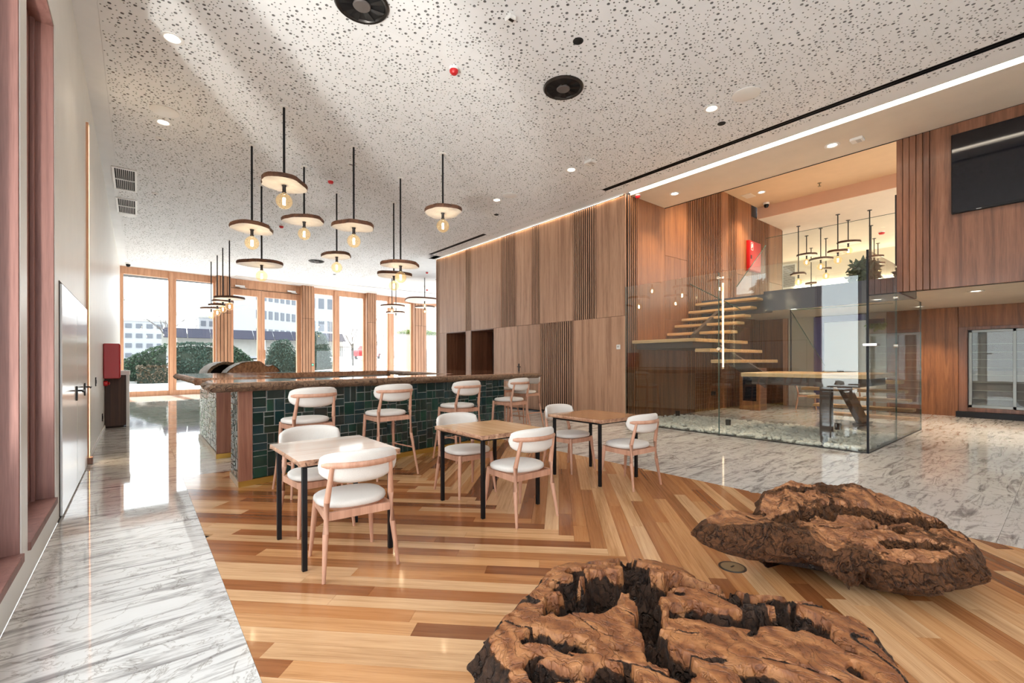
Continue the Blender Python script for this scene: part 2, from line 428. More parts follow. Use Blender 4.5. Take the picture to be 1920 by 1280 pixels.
def clip_rect(poly, x0, y0, x1, y1):
    def cut(P, f, inter):
        out = []
        for i in range(len(P)):
            a, b = P[i - 1], P[i]
            if f(b):
                if not f(a): out.append(inter(a, b))
                out.append(b)
            elif f(a): out.append(inter(a, b))
        return out
    def lx(c): return lambda a, b: (c, a[1] + (b[1] - a[1]) * (c - a[0]) / (b[0] - a[0]))
    def ly(c): return lambda a, b: (a[0] + (b[0] - a[0]) * (c - a[1]) / (b[1] - a[1]), c)
    for f, it in ((lambda p: p[0] >= x0, lx(x0)), (lambda p: p[0] <= x1, lx(x1)), (lambda p: p[1] >= y0, ly(y0)), (lambda p: p[1] <= y1, ly(y1))):
        if poly: poly = cut(poly, f, it)
    return poly
def area(p): return abs(sum(p[i - 1][0] * p[i][1] - p[i][0] * p[i - 1][1] for i in range(len(p)))) / 2
def fbm(x, y, z=0.0, o=4):
    s, a = 0.0, .5
    for _ in range(o):
        s += a * noise.noise((x, y, z)); x *= 2.03; y *= 2.03; z *= 2.03; a *= .5
    return s
def yw(x): return 24.28 + .122 * (x + .6)      # inner face of the far window wall

# ---------------------------------------------------------------- floor
HC = 5.30
ROOM_Y0 = -3.4
fl = struct(MB().box(-.545, ROOM_Y0, -.10, 24, 27.5, -.022).build('floor', M_dark))
WX0, WX1, WY0, WY1 = .42, 5.10, -1.3, 6.9
PW, SEAM = .120, 2.67
rp = random.Random(11)
inv = 1 / math.sqrt(2)
def plank(u0, u1, n0, n1, along_u):
    g = .0006
    quad = [(u0 + g, n0 + g), (u1 - g, n0 + g), (u1 - g, n1 - g), (u0 + g, n1 - g)]
    P = [((u + n) * inv, (n - u) * inv) for u, n in quad]       # u=(1,-1)/sqrt2, n=(1,1)/sqrt2
    P = clip_rect(P, WX0, WY0, WX1, WY1)
    if len(P) < 3 or area(P) < .004: return
    ang = -PI / 4 if along_u else PI / 4
    cx = sum(p[0] for p in P) / len(P); cy = sum(p[1] for p in P) / len(P)
    ca, sa = math.cos(-ang), math.sin(-ang)
    L = [((p[0] - cx) * ca - (p[1] - cy) * sa, (p[0] - cx) * sa + (p[1] - cy) * ca) for p in P]
    MB().prism(L, -.02, 0).build('plank', M_plank, fl, loc=(cx, cy, 0), rot=(0, 0, ang))
c0 = SEAM / inv                      # u + n = c0 on the seam
m = int(c0 / PW)
def split(a, b, rnd, lo, hi):
    """cut a..b into random lengths starting at a"""
    out, p = [], a
    d = 1 if b > a else -1
    while (b - p) * d > 1e-6:
        q = p + d * rnd.uniform(lo, hi)
        if (b - q) * d < .45: q = b
        out.append((min(p, q), max(p, q))); p = q
    return out
for k in range(-14, 64):
    n0 = k * PW
    u1 = (m - k) * PW
    # left plank row k runs u from far left up to the seam
    u0 = u1 - 5.2
    off = rp.uniform(.1, 1.5)
    for a, b in split(u1 - off, u0, rp, 1.3, 2.5) + [(u1 - off, u1)]: plank(a, b, n0, n0 + PW, True)
    # right plank row: strip u in [(m-k)w,(m-k+1)w], n from k*w upwards
    off = rp.uniform(.3, 1.8)
    for a, b in split(n0 + off, n0 + 5.2, rp, 1.2, 2.3) + [(n0, n0 + off)]: plank(u1, u1 + PW, a, b, False)
# marble slabs
def slab(x0, y0, x1, y1):
    g = .0012
    MB().box(x0 + g, y0 + g, -.02, x1 - g, y1 - g, 0).build('marble_slab', M_marble, fl)
ys = [ROOM_Y0, -.7, 2.0, 5.0, 8.0, 11.0, 14.0, 17.0, 20.0, 23.0, 26.8]
for a, b in zip(ys, ys[1:]): slab(-.545, a, WX0, b)
slab(WX0, ROOM_Y0, WX1, WY0)
ya = [WY1, 8.0, 9.7, 11.4, 14.0, 17.0, 20.0, 23.0, 27.3]
xa = [WX0, 1.98, 3.54, WX1]
for a, b in zip(ya, ya[1:]):
    for c, d in zip(xa, xa[1:]): slab(c, a, d, b)
xb = [WX1, 6.95, 8.60, 10.9, 12.6, 14.3, 16.0, 18.0]
yb = [ROOM_Y0, -1.5, .38, 2.0, 3.46, 5.0, 6.5, 8.0, 9.7, 11.4, 14.0, 17.0, 20.0, 23.0, 27.3]
for a, b in zip(yb, yb[1:]):
    for c, d in zip(xb, xb[1:]):
        if c == 8.60 and 2.0 <= a < 6.4: continue
        if c >= 8.6 and a >= 8.0 and b <= 14.0: continue
        slab(c, a, d, b)
# pebble bed
rq = random.Random(3)
def pebble_mesh():
    b = MB()
    ico = bmesh.new(); bmesh.ops.create_icosphere(ico, subdivisions=1, radius=1)
    base = [v.co.copy() for v in ico.verts]; faces = [tuple(v.index for v in f.verts) for f in ico.faces]; ico.free()
    for i in range(2700):
        x, y = rq.uniform(8.66, 10.86), rq.uniform(2.06, 6.46)
        near = x < 9.9
        if not near and rq.random() < .35: continue
        r = rq.uniform(.032, .068); e = Matrix.Rotation(rq.uniform(0, 6.3), 3, 'Z') @ Matrix.Rotation(rq.uniform(-.6, .6), 3, 'X') @ Matrix.Diagonal((1, rq.uniform(.6, .9), rq.uniform(.42, .65)))
        z = .012 + rq.uniform(0, .030)
        b.add([Vector((x, y, z)) + e @ (v * r * (1 + .18 * noise.noise(v * 1.7 + Vector((i, 0, 0))))) for v in base], faces)
    return b
tag(pebble_mesh().build('pebbles', M_pebble, smooth='all'), 'bed of loose white pebbles inside the glass stair enclosure', 'pebbles', kind='stuff')
struct(MB().box(8.6, 2.0, -.06, 10.9, 6.5, -.012).build('trim_1', M_kerb))

# ---------------------------------------------------------------- ceiling with real perforations
M_hole_shade = plain('hole wall shade', (.27, .26, .25), .9)  # shade inside the holes put into the colour of their walls
def perf_mesh(poly, seed, pitch=.0625):
    rr = random.Random(seed)
    x0, x1 = min(p[0] for p in poly), max(p[0] for p in poly); y0, y1 = min(p[1] for p in poly), max(p[1] for p in poly)
    holes = []; cell = {}
    def ok(x, y, r):
        i, j = int(x / .08), int(y / .08)
        for a in (i - 1, i, i + 1):
            for b in (j - 1, j, j + 1):
                for (hx, hy, hr) in cell.get((a, b), ()):
                    if (hx - x) ** 2 + (hy - y) ** 2 < (hr + r + .011) ** 2: return False
        return True
    def tryadd(n, r):
        for _ in range(n):
            x, y = rr.uniform(x0 + r + .006, x1 - r - .006), rr.uniform(y0 + r + .006, y1 - r - .006)
            if ok(x, y, r):
                holes.append((x, y, r)); cell.setdefault((int(x / .08), int(y / .08)), []).append((x, y, r))
    A = (x1 - x0) * (y1 - y0)
    tryadd(int(A * 48), .0190); tryadd(int(A * 60), .0110); tryadd(int(A * 260), .0085)
    vs = [Vector(p) for p in poly]; faces_in = [list(range(len(poly)))]; rims = []
    for x, y, r in holes:
        n = 8 if r > .02 else 6
        o = len(vs); vs += [Vector((x + r * math.cos(2 * PI * k / n), y + r * math.sin(2 * PI * k / n))) for k in range(n)]
        faces_in.append(list(range(o, o + n))); rims.append((o, n))
    ov, oe, of, ovo, oeo, ofo = geometry.delaunay_2d_cdt(vs, [], faces_in, 1, 1e-5)
    b = MB(); b.v = [(v.x, v.y, 0.0) for v in ov]
    for f, src in zip(of, ofo):
        if src == [0]: b.f.append(tuple(f)[::-1])
    for o, n in rims:
        k0 = len(b.v)
        for k in range(n): b.v.append((vs[o + k].x, vs[o + k].y, 0.0))
        for k in range(n): b.v.append((vs[o + k].x, vs[o + k].y, .022))
        for k in range(n): b.f.append((k0 + k, k0 + (k + 1) % n, k0 + n + (k + 1) % n, k0 + n + k))
    me = bpy.data.meshes.new('ceiling_panel'); me.from_pydata(b.v, [], b.f); me.materials.append(M_ceil); me.materials.append(M_hole_shade)
    nf = sum(1 for s_ in ofo if s_ == [0]); me.polygons.foreach_set('material_index', [0 if i < nf else 1 for i in range(len(b.f))])
    return me
cl = struct(MB().box(-.545, ROOM_Y0, HC + .03, 8.74, 27.5, HC + .12).build('ceiling', M_dark))
rect = lambda w, h: [(0, 0), (w, 0), (w, h), (0, h)]
PXW, PYW = 1.2, 2.0
pm = [perf_mesh(rect(PXW - .0003, PYW - .0003), 21 + i) for i in range(2)]
px0, py0 = -.33, -2.9
for i in range(7):
    for j in range(13):
        o = put(pm[(i * 2 + j) % 2], 'ceiling_panel', cl, loc=(px0 + i * PXW, py0 + j * PYW, HC))
XE = px0 + 7 * PXW                # 8.07
ps = perf_mesh(rect(.10, PYW - .0003), 91); ps2 = perf_mesh(rect(.20, PYW - .0003), 92)
for j in range(13):
    put(ps, 'ceiling_panel', cl, loc=(XE, py0 + j * PYW, HC))
    if py0 + j * PYW < 15: put(ps2, 'ceiling_panel', cl, loc=(8.31, py0 + j * PYW, HC))
MB().box(-.545, ROOM_Y0, HC, px0 - .002, 24.6, HC + .025).build('ceiling_strip', M_ceil, cl)
MB().box(8.51, ROOM_Y0, HC, 8.79, 15.4, HC + .025).build('ceiling_strip', M_ceil, cl)
MB().box(8.17, 6.79, HC, 8.31, 11.39, HC + .025).build('ceiling_strip', M_ceil, cl)
MB().box(8.17, 14.82, HC, 8.79, 23.2, HC + .025).build('ceiling_strip', M_ceil, cl)
MB().box(8.79, 15.34, HC, 18, 23.2, HC + .025).build('ceiling_strip', M_ceil, cl)
MB().prism([(px0, 23.1), (18, 23.1), (18, yw(18) + .1), (px0, yw(px0) + .1)], HC, HC + .025).build('ceiling_strip', M_ceil, cl)
# slot diffusers
for nm, a, b, lab in ((1, ROOM_Y0, 6.78, 'long black linear air slot in the ceiling beside the light strip'), (2, 11.4, 14.8, 'short black linear air slot in the ceiling before the wood wall')):
    t = thing('linear_diffuser', lab, 'air vent', (8.24, (a + b) / 2, HC), group='linear air slots')
    L = (b - a) / 2
    m1 = MB(); m1.box(-.07, -L, .0, -.058, L, .05); m1.box(.058, -L, .0, .07, L, .05); m1.box(-.07, -L, 0, .07, -L + .012, .05); m1.box(-.07, L - .012, 0, .07, L, .05)
    m1.build('frame', M_black, t)
    MB().box(-.058, -L + .012, .02, .058, L - .012, .03).build('slot', M_dark, t)
    MB().box(-.006, -L + .012, .004, .006, L - .012, .02).build('blade', M_black, t)
# recessed light trough beside the slot and plain soffit up to the stair void
lt = thing('light_strip', 'long recessed white light strip in the ceiling before the plain soffit', 'light', (8.89, 1.6, HC))
MB().box(-.10, -5.0, .03, .10, 4.95, .05).build('diffuser', M_strip, lt)
m1 = MB(); m1.box(-.10, -5.0, 0, -.088, 4.95, .03); m1.box(.088, -5, 0, .10, 4.95, .03); m1.build('profile', M_white, lt)
c2 = struct(MB().box(8.99, ROOM_Y0, HC, 10.42, 6.60, HC + .10).build('ceiling_2', M_cream))
MB().box(10.42, ROOM_Y0, HC, 10.45, 6.60, 6.45).build('fascia', M_cream, c2)
MB().box(10.41, ROOM_Y0, HC - .012, 10.425, 6.60, HC).build('shadow_gap', M_dark, c2)
c3 = struct(MB().box(10.45, -1.5, 6.45, 15.84, 6.60, 6.55).build('ceiling_3', plaster('amber ceiling', (.72, .54, .36))))
MB().box(15.84, -1.5, 6.08, 15.90, 6.60, 6.55).build('beam', plaster('terracotta beam', (.66, .42, .30)), c3)
MB().box(15.90, -1.5, 6.08, 26, 9.0, 6.18).build('ceiling_panel', M_cream, c3)

# ---------------------------------------------------------------- wall on the left: white panels with timber windows, doors, light line
wl = struct(MB().box(-.60, 5.50, 0, -.545, 24.4, HC).build('wall_left', M_leftwall))
def wp(y0, y1, z0, z1, mat=M_leftwall): return MB().box(-.60, y0, z0, -.545, y1, z1).build('wall_panel', mat, wl)
WINS = [(1.2, 4.01), (4.22, 5.50), (-1.6, 1.0), (-3.4, -1.8)]
ZS, ZT = .24, 4.27
wp(-3.4, 5.5, ZT, HC); wp(-3.4, 5.5, 0, ZS)
wp(4.01, 4.22, ZS, ZT); wp(1.0, 1.2, ZS, ZT); wp(-1.8, -1.6, ZS, ZT)
MB().box(-.547, 5.62, 0, -.535, 8.5, .012).build('floor_gap', M_black, wl)
for i, (a, b) in enumerate(WINS):
    w = struct(MB().box(-.735, a + .1, ZS + .1, -.729, b - .1, ZT - .1).build('window_%d' % (i + 1), M_glass_win))
    for nm, bx in (('jamb', (-.95, b - .012, ZS, -.550, b + .05, ZT)), ('jamb', (-.95, a - .05, ZS, -.550, a + .012, ZT)), ('head', (-.95, a, ZT - .012, -.550, b, ZT + .04)), ('sill', (-.95, a, ZS - .04, -.530, b, ZS + .012))):
        MB().rbox(*bx, r=.003).build(nm, M_redpine, w)
    for nm, bx in (('frame', (-.78, b - .13, ZS, -.69, b - .012, ZT)), ('frame', (-.78, a + .012, ZS, -.69, a + .13, ZT)), ('frame', (-.78, a + .13, ZT - .13, -.69, b - .13, ZT - .012)), ('frame', (-.78, a + .13, ZS + .012, -.69, b - .13, ZS + .13)), ('bead', (-.69, b - .06, ZS, -.66, b - .012, ZT))):
        MB().rbox(*bx, r=.004).build(nm, M_redpine, w)
# double door
d1 = struct(MB().box(-.545, 5.735, .02, -.541, 8.40, 2.135).build('door_1', M_slat_back))
for k, (a, b) in enumerate(((5.76, 7.06), (7.075, 8.38))):
    lf = MB().rbox(-.541, a, .02, -.525, b, 2.11, .003).build('leaf', M_door_white, d1)
    hy = 6.96 if k == 0 else 7.95
    m1 = MB(); m1.rbox(-.526, hy - .022, .98, -.512, hy + .022, 1.14); m1.tube([(-.51, hy, 1.09), (-.462, hy, 1.09)], .010, 8); m1.tube([(-.462, hy + .012, 1.09), (-.462, hy - .12, 1.085)], .010, 8)
    m1.build('handle', M_black, lf)
# light line in the wall
ll = thing('wall_light_line', 'tall glowing warm light line set in the white wall beside the double door', 'light', (-.53, 8.62, 0))
MB().box(-.02, -.035, .10, .006, .035, 4.68).build('diffuser', M_led, ll)
m1 = MB(); m1.box(-.02, -.055, .0, .012, -.037, 4.7); m1.box(-.02, .037, 0, .012, .055, 4.7); m1.build('profile', M_larch, ll)
MB().rbox(-.02, -.06, 0, .05, .06, .09).build('base_block', M_walnut_dark, ll)
for y, z, lab in ((10.3, 1.08, 'small black switch plate on the pale wall beyond the light line'), (12.1, .32, 'small black socket plate low on the pale wall before the wooden cabinet')):
    t = thing('wall_plate', lab, 'switch' if z > 1 else 'socket', (-.545, y, z))
    MB().rbox(0, -.045, -.075, .012, .045, .075).build('plate', M_black, t)
    MB().rbox(.012, -.028, -.03, .016, .028, .03, .002).build('rocker', M_darkmetal, t)
sk = struct(MB().box(-.547, 8.7, 0, -.533, 24.2, .07).build('baseboard_left', M_white))

# ---------------------------------------------------------------- far window wall
def wbox(x0, x1, d0, d1, z0, z1, mb=None, r=.008):
    """box following the slanted far wall; d is depth outward"""
    mb = mb or MB()
    P = [(x0, yw(x0) + d0), (x1, yw(x1) + d0), (x1, yw(x1) + d1), (x0, yw(x0) + d1)]
    return mb.prism(P, z0, z1)
BAYS = [(-.60, 2.76, [(1.02, 1.30)]), (7.05, 10.06, [(8.22, 8.56)]), (10.60, 13.22, [(11.52, 11.92)]), (14.02, 17.0, [(15.15, 15.45)])]
TOPZ = HC
for i, (a, b, mull) in enumerate(BAYS):
    xs = [a] + [v for mm in mull for v in mm] + [b]
    w = struct(wbox(a + .1, b - .1, .10, .106, .15, TOPZ - .2).build('window_%d' % (i + 5), M_glass_win))
    wbox(a, b, 0, .18, 0, .21).build('bottom_rail', M_larch, w)
    wbox(a, b, 0, .18, TOPZ - .30, TOPZ).build('top_rail', M_larch, w)
    wbox(a, a + .16, 0, .18, .21, TOPZ - .30).build('stile', M_larch, w)
    wbox(b - .10, b, 0, .18, .21, TOPZ - .30).build('stile', M_larch, w)
    for c, d in mull:
        wbox(c, d, 0, .18, .21, TOPZ - .30).build('mullion', M_larch, w)
        wbox(c + .04, d - .12, -.05, 0, .0, TOPZ - .05).build('mullion_face', M_larch, w)
dw = struct(wbox(3.4, 6.4, .10, .106, .15, TOPZ - .5).build('door_2', M_glass_win))
wbox(3.30, 6.49, 0, .18, TOPZ - .42, TOPZ).build('transom', M_larch, dw)
for a, b in ((3.32, 4.64), (4.66, 6.47)):
    lf = wbox(a, a + .14, -.02, .16, .0, TOPZ - .44).build('leaf_stile', M_larch, dw)
    wbox(b - .16, b, -.02, .16, .0, TOPZ - .44).build('leaf_stile', M_larch, dw)
    wbox(a + .14, b - .16, -.02, .16, 0, .24).build('leaf_rail', M_larch, dw)
    wbox(a + .14, b - .16, -.02, .16, TOPZ - .74, TOPZ - .44).build('leaf_rail', M_larch, dw)
    wbox(a, b, -.03, -.02, TOPZ - .445, TOPZ - .425).build('door_gap', M_slat_back, dw)
for x in (3.72, 6.02):
    m1 = MB(); wbox(x - .2, x + .2, -.16, -.02, TOPZ - .38, TOPZ - .30, m1); wbox(x - .02, x + .25, -.22, -.18, TOPZ - .43, TOPZ - .40, m1)
    m1.build('door_closer', M_chrome, dw)
m1 = MB(); m1.tube([(4.58, yw(4.58) - .08, 1.55), (4.58, yw(4.58) - .08, 2.0)], .018, 8); m1.tube([(4.80, yw(4.8) - .08, 1.55), (4.80, yw(4.8) - .08, 2.0)], .018, 8)
m1.build('pull_handle', M_larch_col, dw)
for k, (a, b) in enumerate(((2.76, 3.30), (6.49, 7.05), (10.06, 10.60), (13.22, 14.02))):
    c = struct(wbox(a, b, -.38, .25, 0, TOPZ).build('pillar_%d' % (k + 1), M_slat_back))
    n = 4; wd = (b - a) / n
    for q in range(n):
        for z0, z1 in ((0.01, 3.62), (3.635, TOPZ)):
            wbox(a + q * wd + .012, a + (q + 1) * wd - .012, -.42, -.36, z0, z1).build('board', M_larch_col, c)
    for q in range(3):
        y0 = -.36 + q * .2
        for sx, ex in ((a - .02, a + .02), (b - .02, b + .02)):
            wbox(sx, ex, y0, y0 + .185, .01, TOPZ).build('board', M_larch_col, c)
    t = thing('push_button', ['green lit door button on the first timber pillar from the left', 'green lit door button on the second timber pillar from the left', '', ''][k], 'button', (a + (b - a) * .88, yw(b) - .425, 1.26)) if k < 2 else None
    if t:
        MB().rbox(-.06, -.02, -.08, .06, .01, .08).build('plate', M_chrome, t)
        MB().lathe([(.0, -.012), (.035, -.012), (.035, .012), (0, .012)], n=12).build('button', plain('green button %d' % k, (.05, .6, .2), .4, emit=(.1, .9, .35), strength=1.2), t, rot=(PI / 2, 0, 0), loc=(0, -.03, 0))
# long white linear grille in front of the doors
t = thing('linear_grille', 'long white linear air grille in the ceiling along the window wall', 'air vent', (6.9, yw(6.9) - .75, HC))
for q in range(3):
    MB().box(-3.5, -.16 + q * .13, -.018, 3.5, -.09 + q * .13, -.007).build('blade', M_white_pl, t, rot=(0, 0, math.atan(.122)))
MB().box(-3.5, -.2, -.007, 3.5, .22, -.001).build('backing', M_grey_pl, t, rot=(0, 0, math.atan(.122)))

# ---------------------------------------------------------------- walnut wall on the right with slat fields and two door niches
wr = struct(MB().box(8.83, 6.59, 0, 9.0, 15.34, HC).build('wall_right', M_slat_back))
bpy.data.objects.remove(wr)
m1 = MB()
ALC = [(11.71, 12.95), (13.31, 14.55)]
segs = [(6.59, 11.71), (12.95, 13.31), (14.55, 15.34)]
for a, b in segs: m1.box(8.83, a, 0, 9.0, b, 2.465)
m1.box(8.83, 6.59, 2.465, 9.0, 15.34, HC)
wr = struct(m1.build('wall_right', M_slat_back))
XF = 8.79
def panelx(y0, y1, z0, z1, name='panel', mat=M_walnut):
    return MB().rbox(XF, y0 + .003, z0, XF + .04, y1 - .003, z1, .002).build(name, mat, wr)
def slatsx(y0, y1, z0, z1, n):
    w = (y1 - y0) / n
    me = MB().rbox(XF - .002, -.22 * w, z0, XF + .014, .22 * w, z1, .002).mesh('slat', M_walnut)
    MB().box(XF + .013, y0, z0, XF + .035, y1, z1).build('slat_backing', M_slat_back, wr)
    for k in range(n): put(me, 'slat', wr, loc=(0, y0 + (k + .5) * w, 0))
ZJ = 2.465
for a, b in ((13.30, 15.07), (11.73, 12.97), (11.31, 11.73), (9.88, 10.56), (8.25, 9.52), (6.59, 7.47)): panelx(a, b, ZJ + .003, HC - .035)
slatsx(15.07, 15.34, .0, HC - .04, 3); slatsx(12.97, 13.30, ZJ, HC - .04, 5); slatsx(10.56, 11.31, ZJ, HC - .04, 11); slatsx(9.52, 9.88, ZJ, HC - .04, 6); slatsx(7.47, 8.25, ZJ, HC - .04, 11)
for a, b in ((14.55, 15.07), (12.95, 13.31), (10.54, 11.71), (6.59, 8.25)): panelx(a, b, .012, ZJ - .003)
slatsx(8.25, 9.51, .06, ZJ, 16)
hd = struct(MB().rbox(XF - .002, 9.515, .03, XF + .04, 10.535, ZJ - .006, .002).build('door_3', M_walnut))
m1 = MB(); m1.rbox(XF - .014, 10.41, 1.10, XF - .002, 10.46, 1.34); m1.tube([(XF - .01, 10.435, 1.25), (XF - .06, 10.435, 1.25)], .011, 8); m1.tube([(XF - .06, 10.45, 1.25), (XF - .06, 10.30, 1.245)], .011, 8)
m1.build('handle', M_black, hd)
for q, (a, b) in enumerate(ALC):
    dp = 9.75
    for bx in ((XF + .0, b - .002, 0, dp, b + .03, ZJ), (XF, a - .03, 0, dp, a + .002, ZJ), (XF, a, ZJ - .03, dp, b, ZJ)):
        MB().box(*bx).build('niche_lining', M_walnut_dark, wr)
    dd = struct(MB().rbox(dp - .06, a + .12, .02, dp, b - .12, 2.22, .003).build('door_%d' % (4 + q), M_walnut_dark))
    m1 = MB(); m1.box(dp - .07, a, 0, dp, a + .11, 2.44); m1.box(dp - .07, b - .11, 0, dp, b, 2.44); m1.box(dp - .07, a + .11, 2.24, dp, b - .11, 2.44)
    m1.build('door_frame', M_slat_back, dd)
    MB().rbox(dp - .11, a + .2, 1.05, dp - .06, a + .24, 1.12).build('handle', M_chrome, dd)
# cove LED washing the top of the walnut wall
cv = thing('cove_light', 'thin glowing cove line above the top edge of the walnut wall', 'light', (8.775, 11.0, HC - .02))
MB().box(-.046, -4.4, -.016, -.040, 4.34, .02).build('cove_lip', M_white, cv)
MB().box(-.008, -4.35, .004, .008, 4.3, .010).build('led_line', plain('soft led line', (1, 1, 1), .5, emit=(1, .68, .36), strength=9), cv)
t = thing('wall_thermostat', 'small white square thermostat at the near end of the walnut wall', 'thermostat', (XF, 6.79, 1.74))
MB().rbox(-.022, -.055, -.055, 0, .055, .055, .008).build('body', M_white_pl, t)
MB().rbox(-.025, -.03, -.015, -.022, .03, .03, .001).build('display', M_grey_pl, t)

# return wall behind the stairs
w2 = struct(MB().box(8.83, 6.63, 0, 18.0, 6.80, 6.55).build('wall_stairs', M_slat_back))
YF = 6.59
def panely(x0, x1, z0, z1, mat=M_walnut_warm): return MB().rbox(x0 + .003, YF, z0, x1 - .003, YF + .04, z1, .002).build('panel', mat, w2)
def slatsy(x0, x1, z0, z1, n):
    w = (x1 - x0) / n
    me = MB().rbox(-.24 * w, YF - .002, z0, .24 * w, YF + .016, z1, .002).mesh('slat', M_walnut_warm)
    MB().box(x0, YF + .015, z0, x1, YF + .035, z1).build('slat_backing', M_slat_back, w2)
    for k in range(n): put(me, 'slat', w2, loc=(x0 + (k + .5) * w, 0, 0))
panely(8.80, 8.87, 0, HC); slatsy(8.87, 9.25, 0, HC, 5)
panely(9.25, 10.42, 0, HC)
for x0, x1 in ((10.42, 11.47), (13.42, 13.82), (14.34, 15.38), (16.74, 17.85)):
    for z0, z1 in ((0, 2.46), (2.466, 4.1), (4.106, 6.08 if x0 > 15.5 else 6.45)): panely(x0, x1, z0, z1)
for x0, x1, n in ((11.47, 13.42, 20), (13.82, 14.34, 5), (15.38, 16.74, 12)): slatsy(x0, x1, 0, 6.08 if x0 > 15.0 else 6.45, n)
t = thing('power_socket', 'black double socket low on the slatted wall behind the stairs', 'socket', (12.88, YF, .474))
for k in (-1, 1): MB().rbox(k * .07 - .06, -.012, -.06, k * .07 + .06, 0, .06).build('socket_plate', M_black, t)
fc = thing('fire_hose_cabinet', 'red fire hose cabinet with white pictogram high on the wood wall upstairs', 'fire cabinet', (15.42, YF, 4.29))
MB().rbox(-.41, -.10, 0, .41, 0, .95, .01).build('body', M_red, fc)
MB().rbox(-.39, -.112, .02, .39, -.10, .93, .006).build('door', M_red, fc)
MB().rbox(-.36, -.116, .62, -.16, -.112, .90, .001).build('sign', M_red_pl, fc, )
m1 = MB(); m1.box(-.34, -.118, .64, -.325, -.116, .88); m1.box(-.195, -.118, .64, -.18, -.116, .88); m1.box(-.34, -.118, .865, -.18, -.116, .88); m1.box(-.34, -.118, .64, -.18, -.116, .655)
m1.tube([(-.285, -.118, .70), (-.285, -.118, .80), (-.25, -.118, .83), (-.22, -.118, .80), (-.22, -.118, .74)], .012, 6)
m1.build('pictogram', M_white_pl, fc)
MB().rbox(-.35, -.122, .36, -.27, -.112, .48).build('latch', M_darkmetal, fc)

# unseen wall added to cut light from behind the camera, open at corridor end
wbk = MB(); wbk.box(2.2, ROOM_Y0 - .12, 0, 24, ROOM_Y0, HC + 1.3); wbk.box(-.6, ROOM_Y0 - .12, 4.3, 2.2, ROOM_Y0, HC + 1.3)
struct(wbk.build('wall_back_added', M_white))

# ---------------------------------------------------------------- media wall, mezzanine, back of the lower hall
wt = struct(MB().box(10.44, -3.4, 2.62, 10.65, 1.97, HC).build('wall_media', M_slat_back))
XT = 10.40
for k in range(5):
    y1 = 1.98 - k * .088
    MB().rbox(XT, y1 - .083, 2.61, XT + .05, y1, HC - .01, .006).build('board', M_walnut_dark, wt)
for a, b in ((-.62, 1.535), (-2.0, -.63), (-3.4, -2.01)): MB().rbox(XT + .004, a, 2.61, XT + .05, b, HC - .01, .002).build('panel', M_walnut_dark, wt)
tv = thing('television', 'large black flat television on the dark walnut upper wall', 'television', (XT, .12, 3.80))
MB().rbox(-.055, -1.15, 0, 0, 1.15, 1.295, .008).build('casing', M_black, tv)
MB().rbox(-.0575, -1.14, .035, -.05, 1.14, 1.285, .001).build('screen', M_screen, tv)
MB().rbox(-.060, .80, .010, -.053, .86, .020, .001).build('power_light', M_chrome, tv)

fl2 = MB()
fl2.box(10.65, ROOM_Y0, 2.75, 26, 1.97, 3.08); fl2.box(11.82, 1.97, 2.75, 26, 4.75, 3.08); fl2.box(12.25, 4.75, 2.75, 26, 6.59, 3.08); fl2.box(18, 6.59, 2.75, 26, 9.2, 3.08)
f2 = struct(fl2.build('floor_2', M_cream))
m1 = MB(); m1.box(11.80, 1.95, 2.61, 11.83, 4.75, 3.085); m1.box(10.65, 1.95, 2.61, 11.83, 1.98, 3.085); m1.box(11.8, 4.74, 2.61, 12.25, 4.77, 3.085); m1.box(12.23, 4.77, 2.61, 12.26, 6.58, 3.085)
m1.build('fascia', plain('reflection tinted fascia', (.075, .09, .13), .08), f2)  # bluish base colour carries a reflection of the windows
gm = thing('glass_balustrade', 'frameless glass balustrade along the edge of the upper floor', 'balustrade', (11.87, 3.4, 3.085))
MB().box(-.008, -1.36, .0, .008, 1.34, 1.30).build('pane', M_guard, gm)
MB().box(-.008, -1.36, 1.30, .008, 1.34, 1.306).build('top_edge', M_glass_edge, gm)
gm2 = thing('glass_balustrade', 'short glass balustrade with black end edge against the television wall', 'balustrade', (11.1, 2.0, 3.09))
MB().box(-.62, -.008, 0, .6, .008, 1.22).build('pane', M_glass, gm2)
MB().box(-.645, -.012, 0, -.62, .012, 1.26).build('end_edge', M_black, gm2)

wb = struct(MB().box(24, 1.0, 3.08, 24.2, 9.2, 6.1).build('wall_upper_back', M_cream))
struct(MB().box(17.9, 9.2, 3.08, 24.2, 9.3, 6.1).build('wall_upper_side', M_cream))
cu = thing('cove_light', 'bright horizontal light line on the far wall of the upper floor', 'light', (23.9, 5.0, 4.75))
MB().box(-.02, -3.2, .0, .06, 3.3, .12).build('diffuser', M_cove, cu); MB().box(-.10, -3.2, -.03, .1, 3.3, 0).build('ledge', M_white, cu)
ag = thing('air_grille', 'tall slatted air grille on the white wall upstairs', 'air vent', (23.98, 8.55, 4.85))
m1 = MB(); m1.box(-.03, -.32, 0, 0, -.26, 1.15); m1.box(-.03, .26, 0, 0, .32, 1.15); m1.box(-.03, -.26, 1.09, 0, .26, 1.15); m1.box(-.03, -.26, 0, 0, .26, .06)
m1.build('frame', M_white_pl, ag)
me = MB().box(-.02, -.26, 0, -.008, .26, .035).mesh('slat', M_grey_pl)
for k in range(17): put(me, 'slat', ag, loc=(0, 0, .075 + k * .060))
MB().box(-.006, -.26, .06, -.002, .26, 1.09).build('backing', M_slat_back, ag)

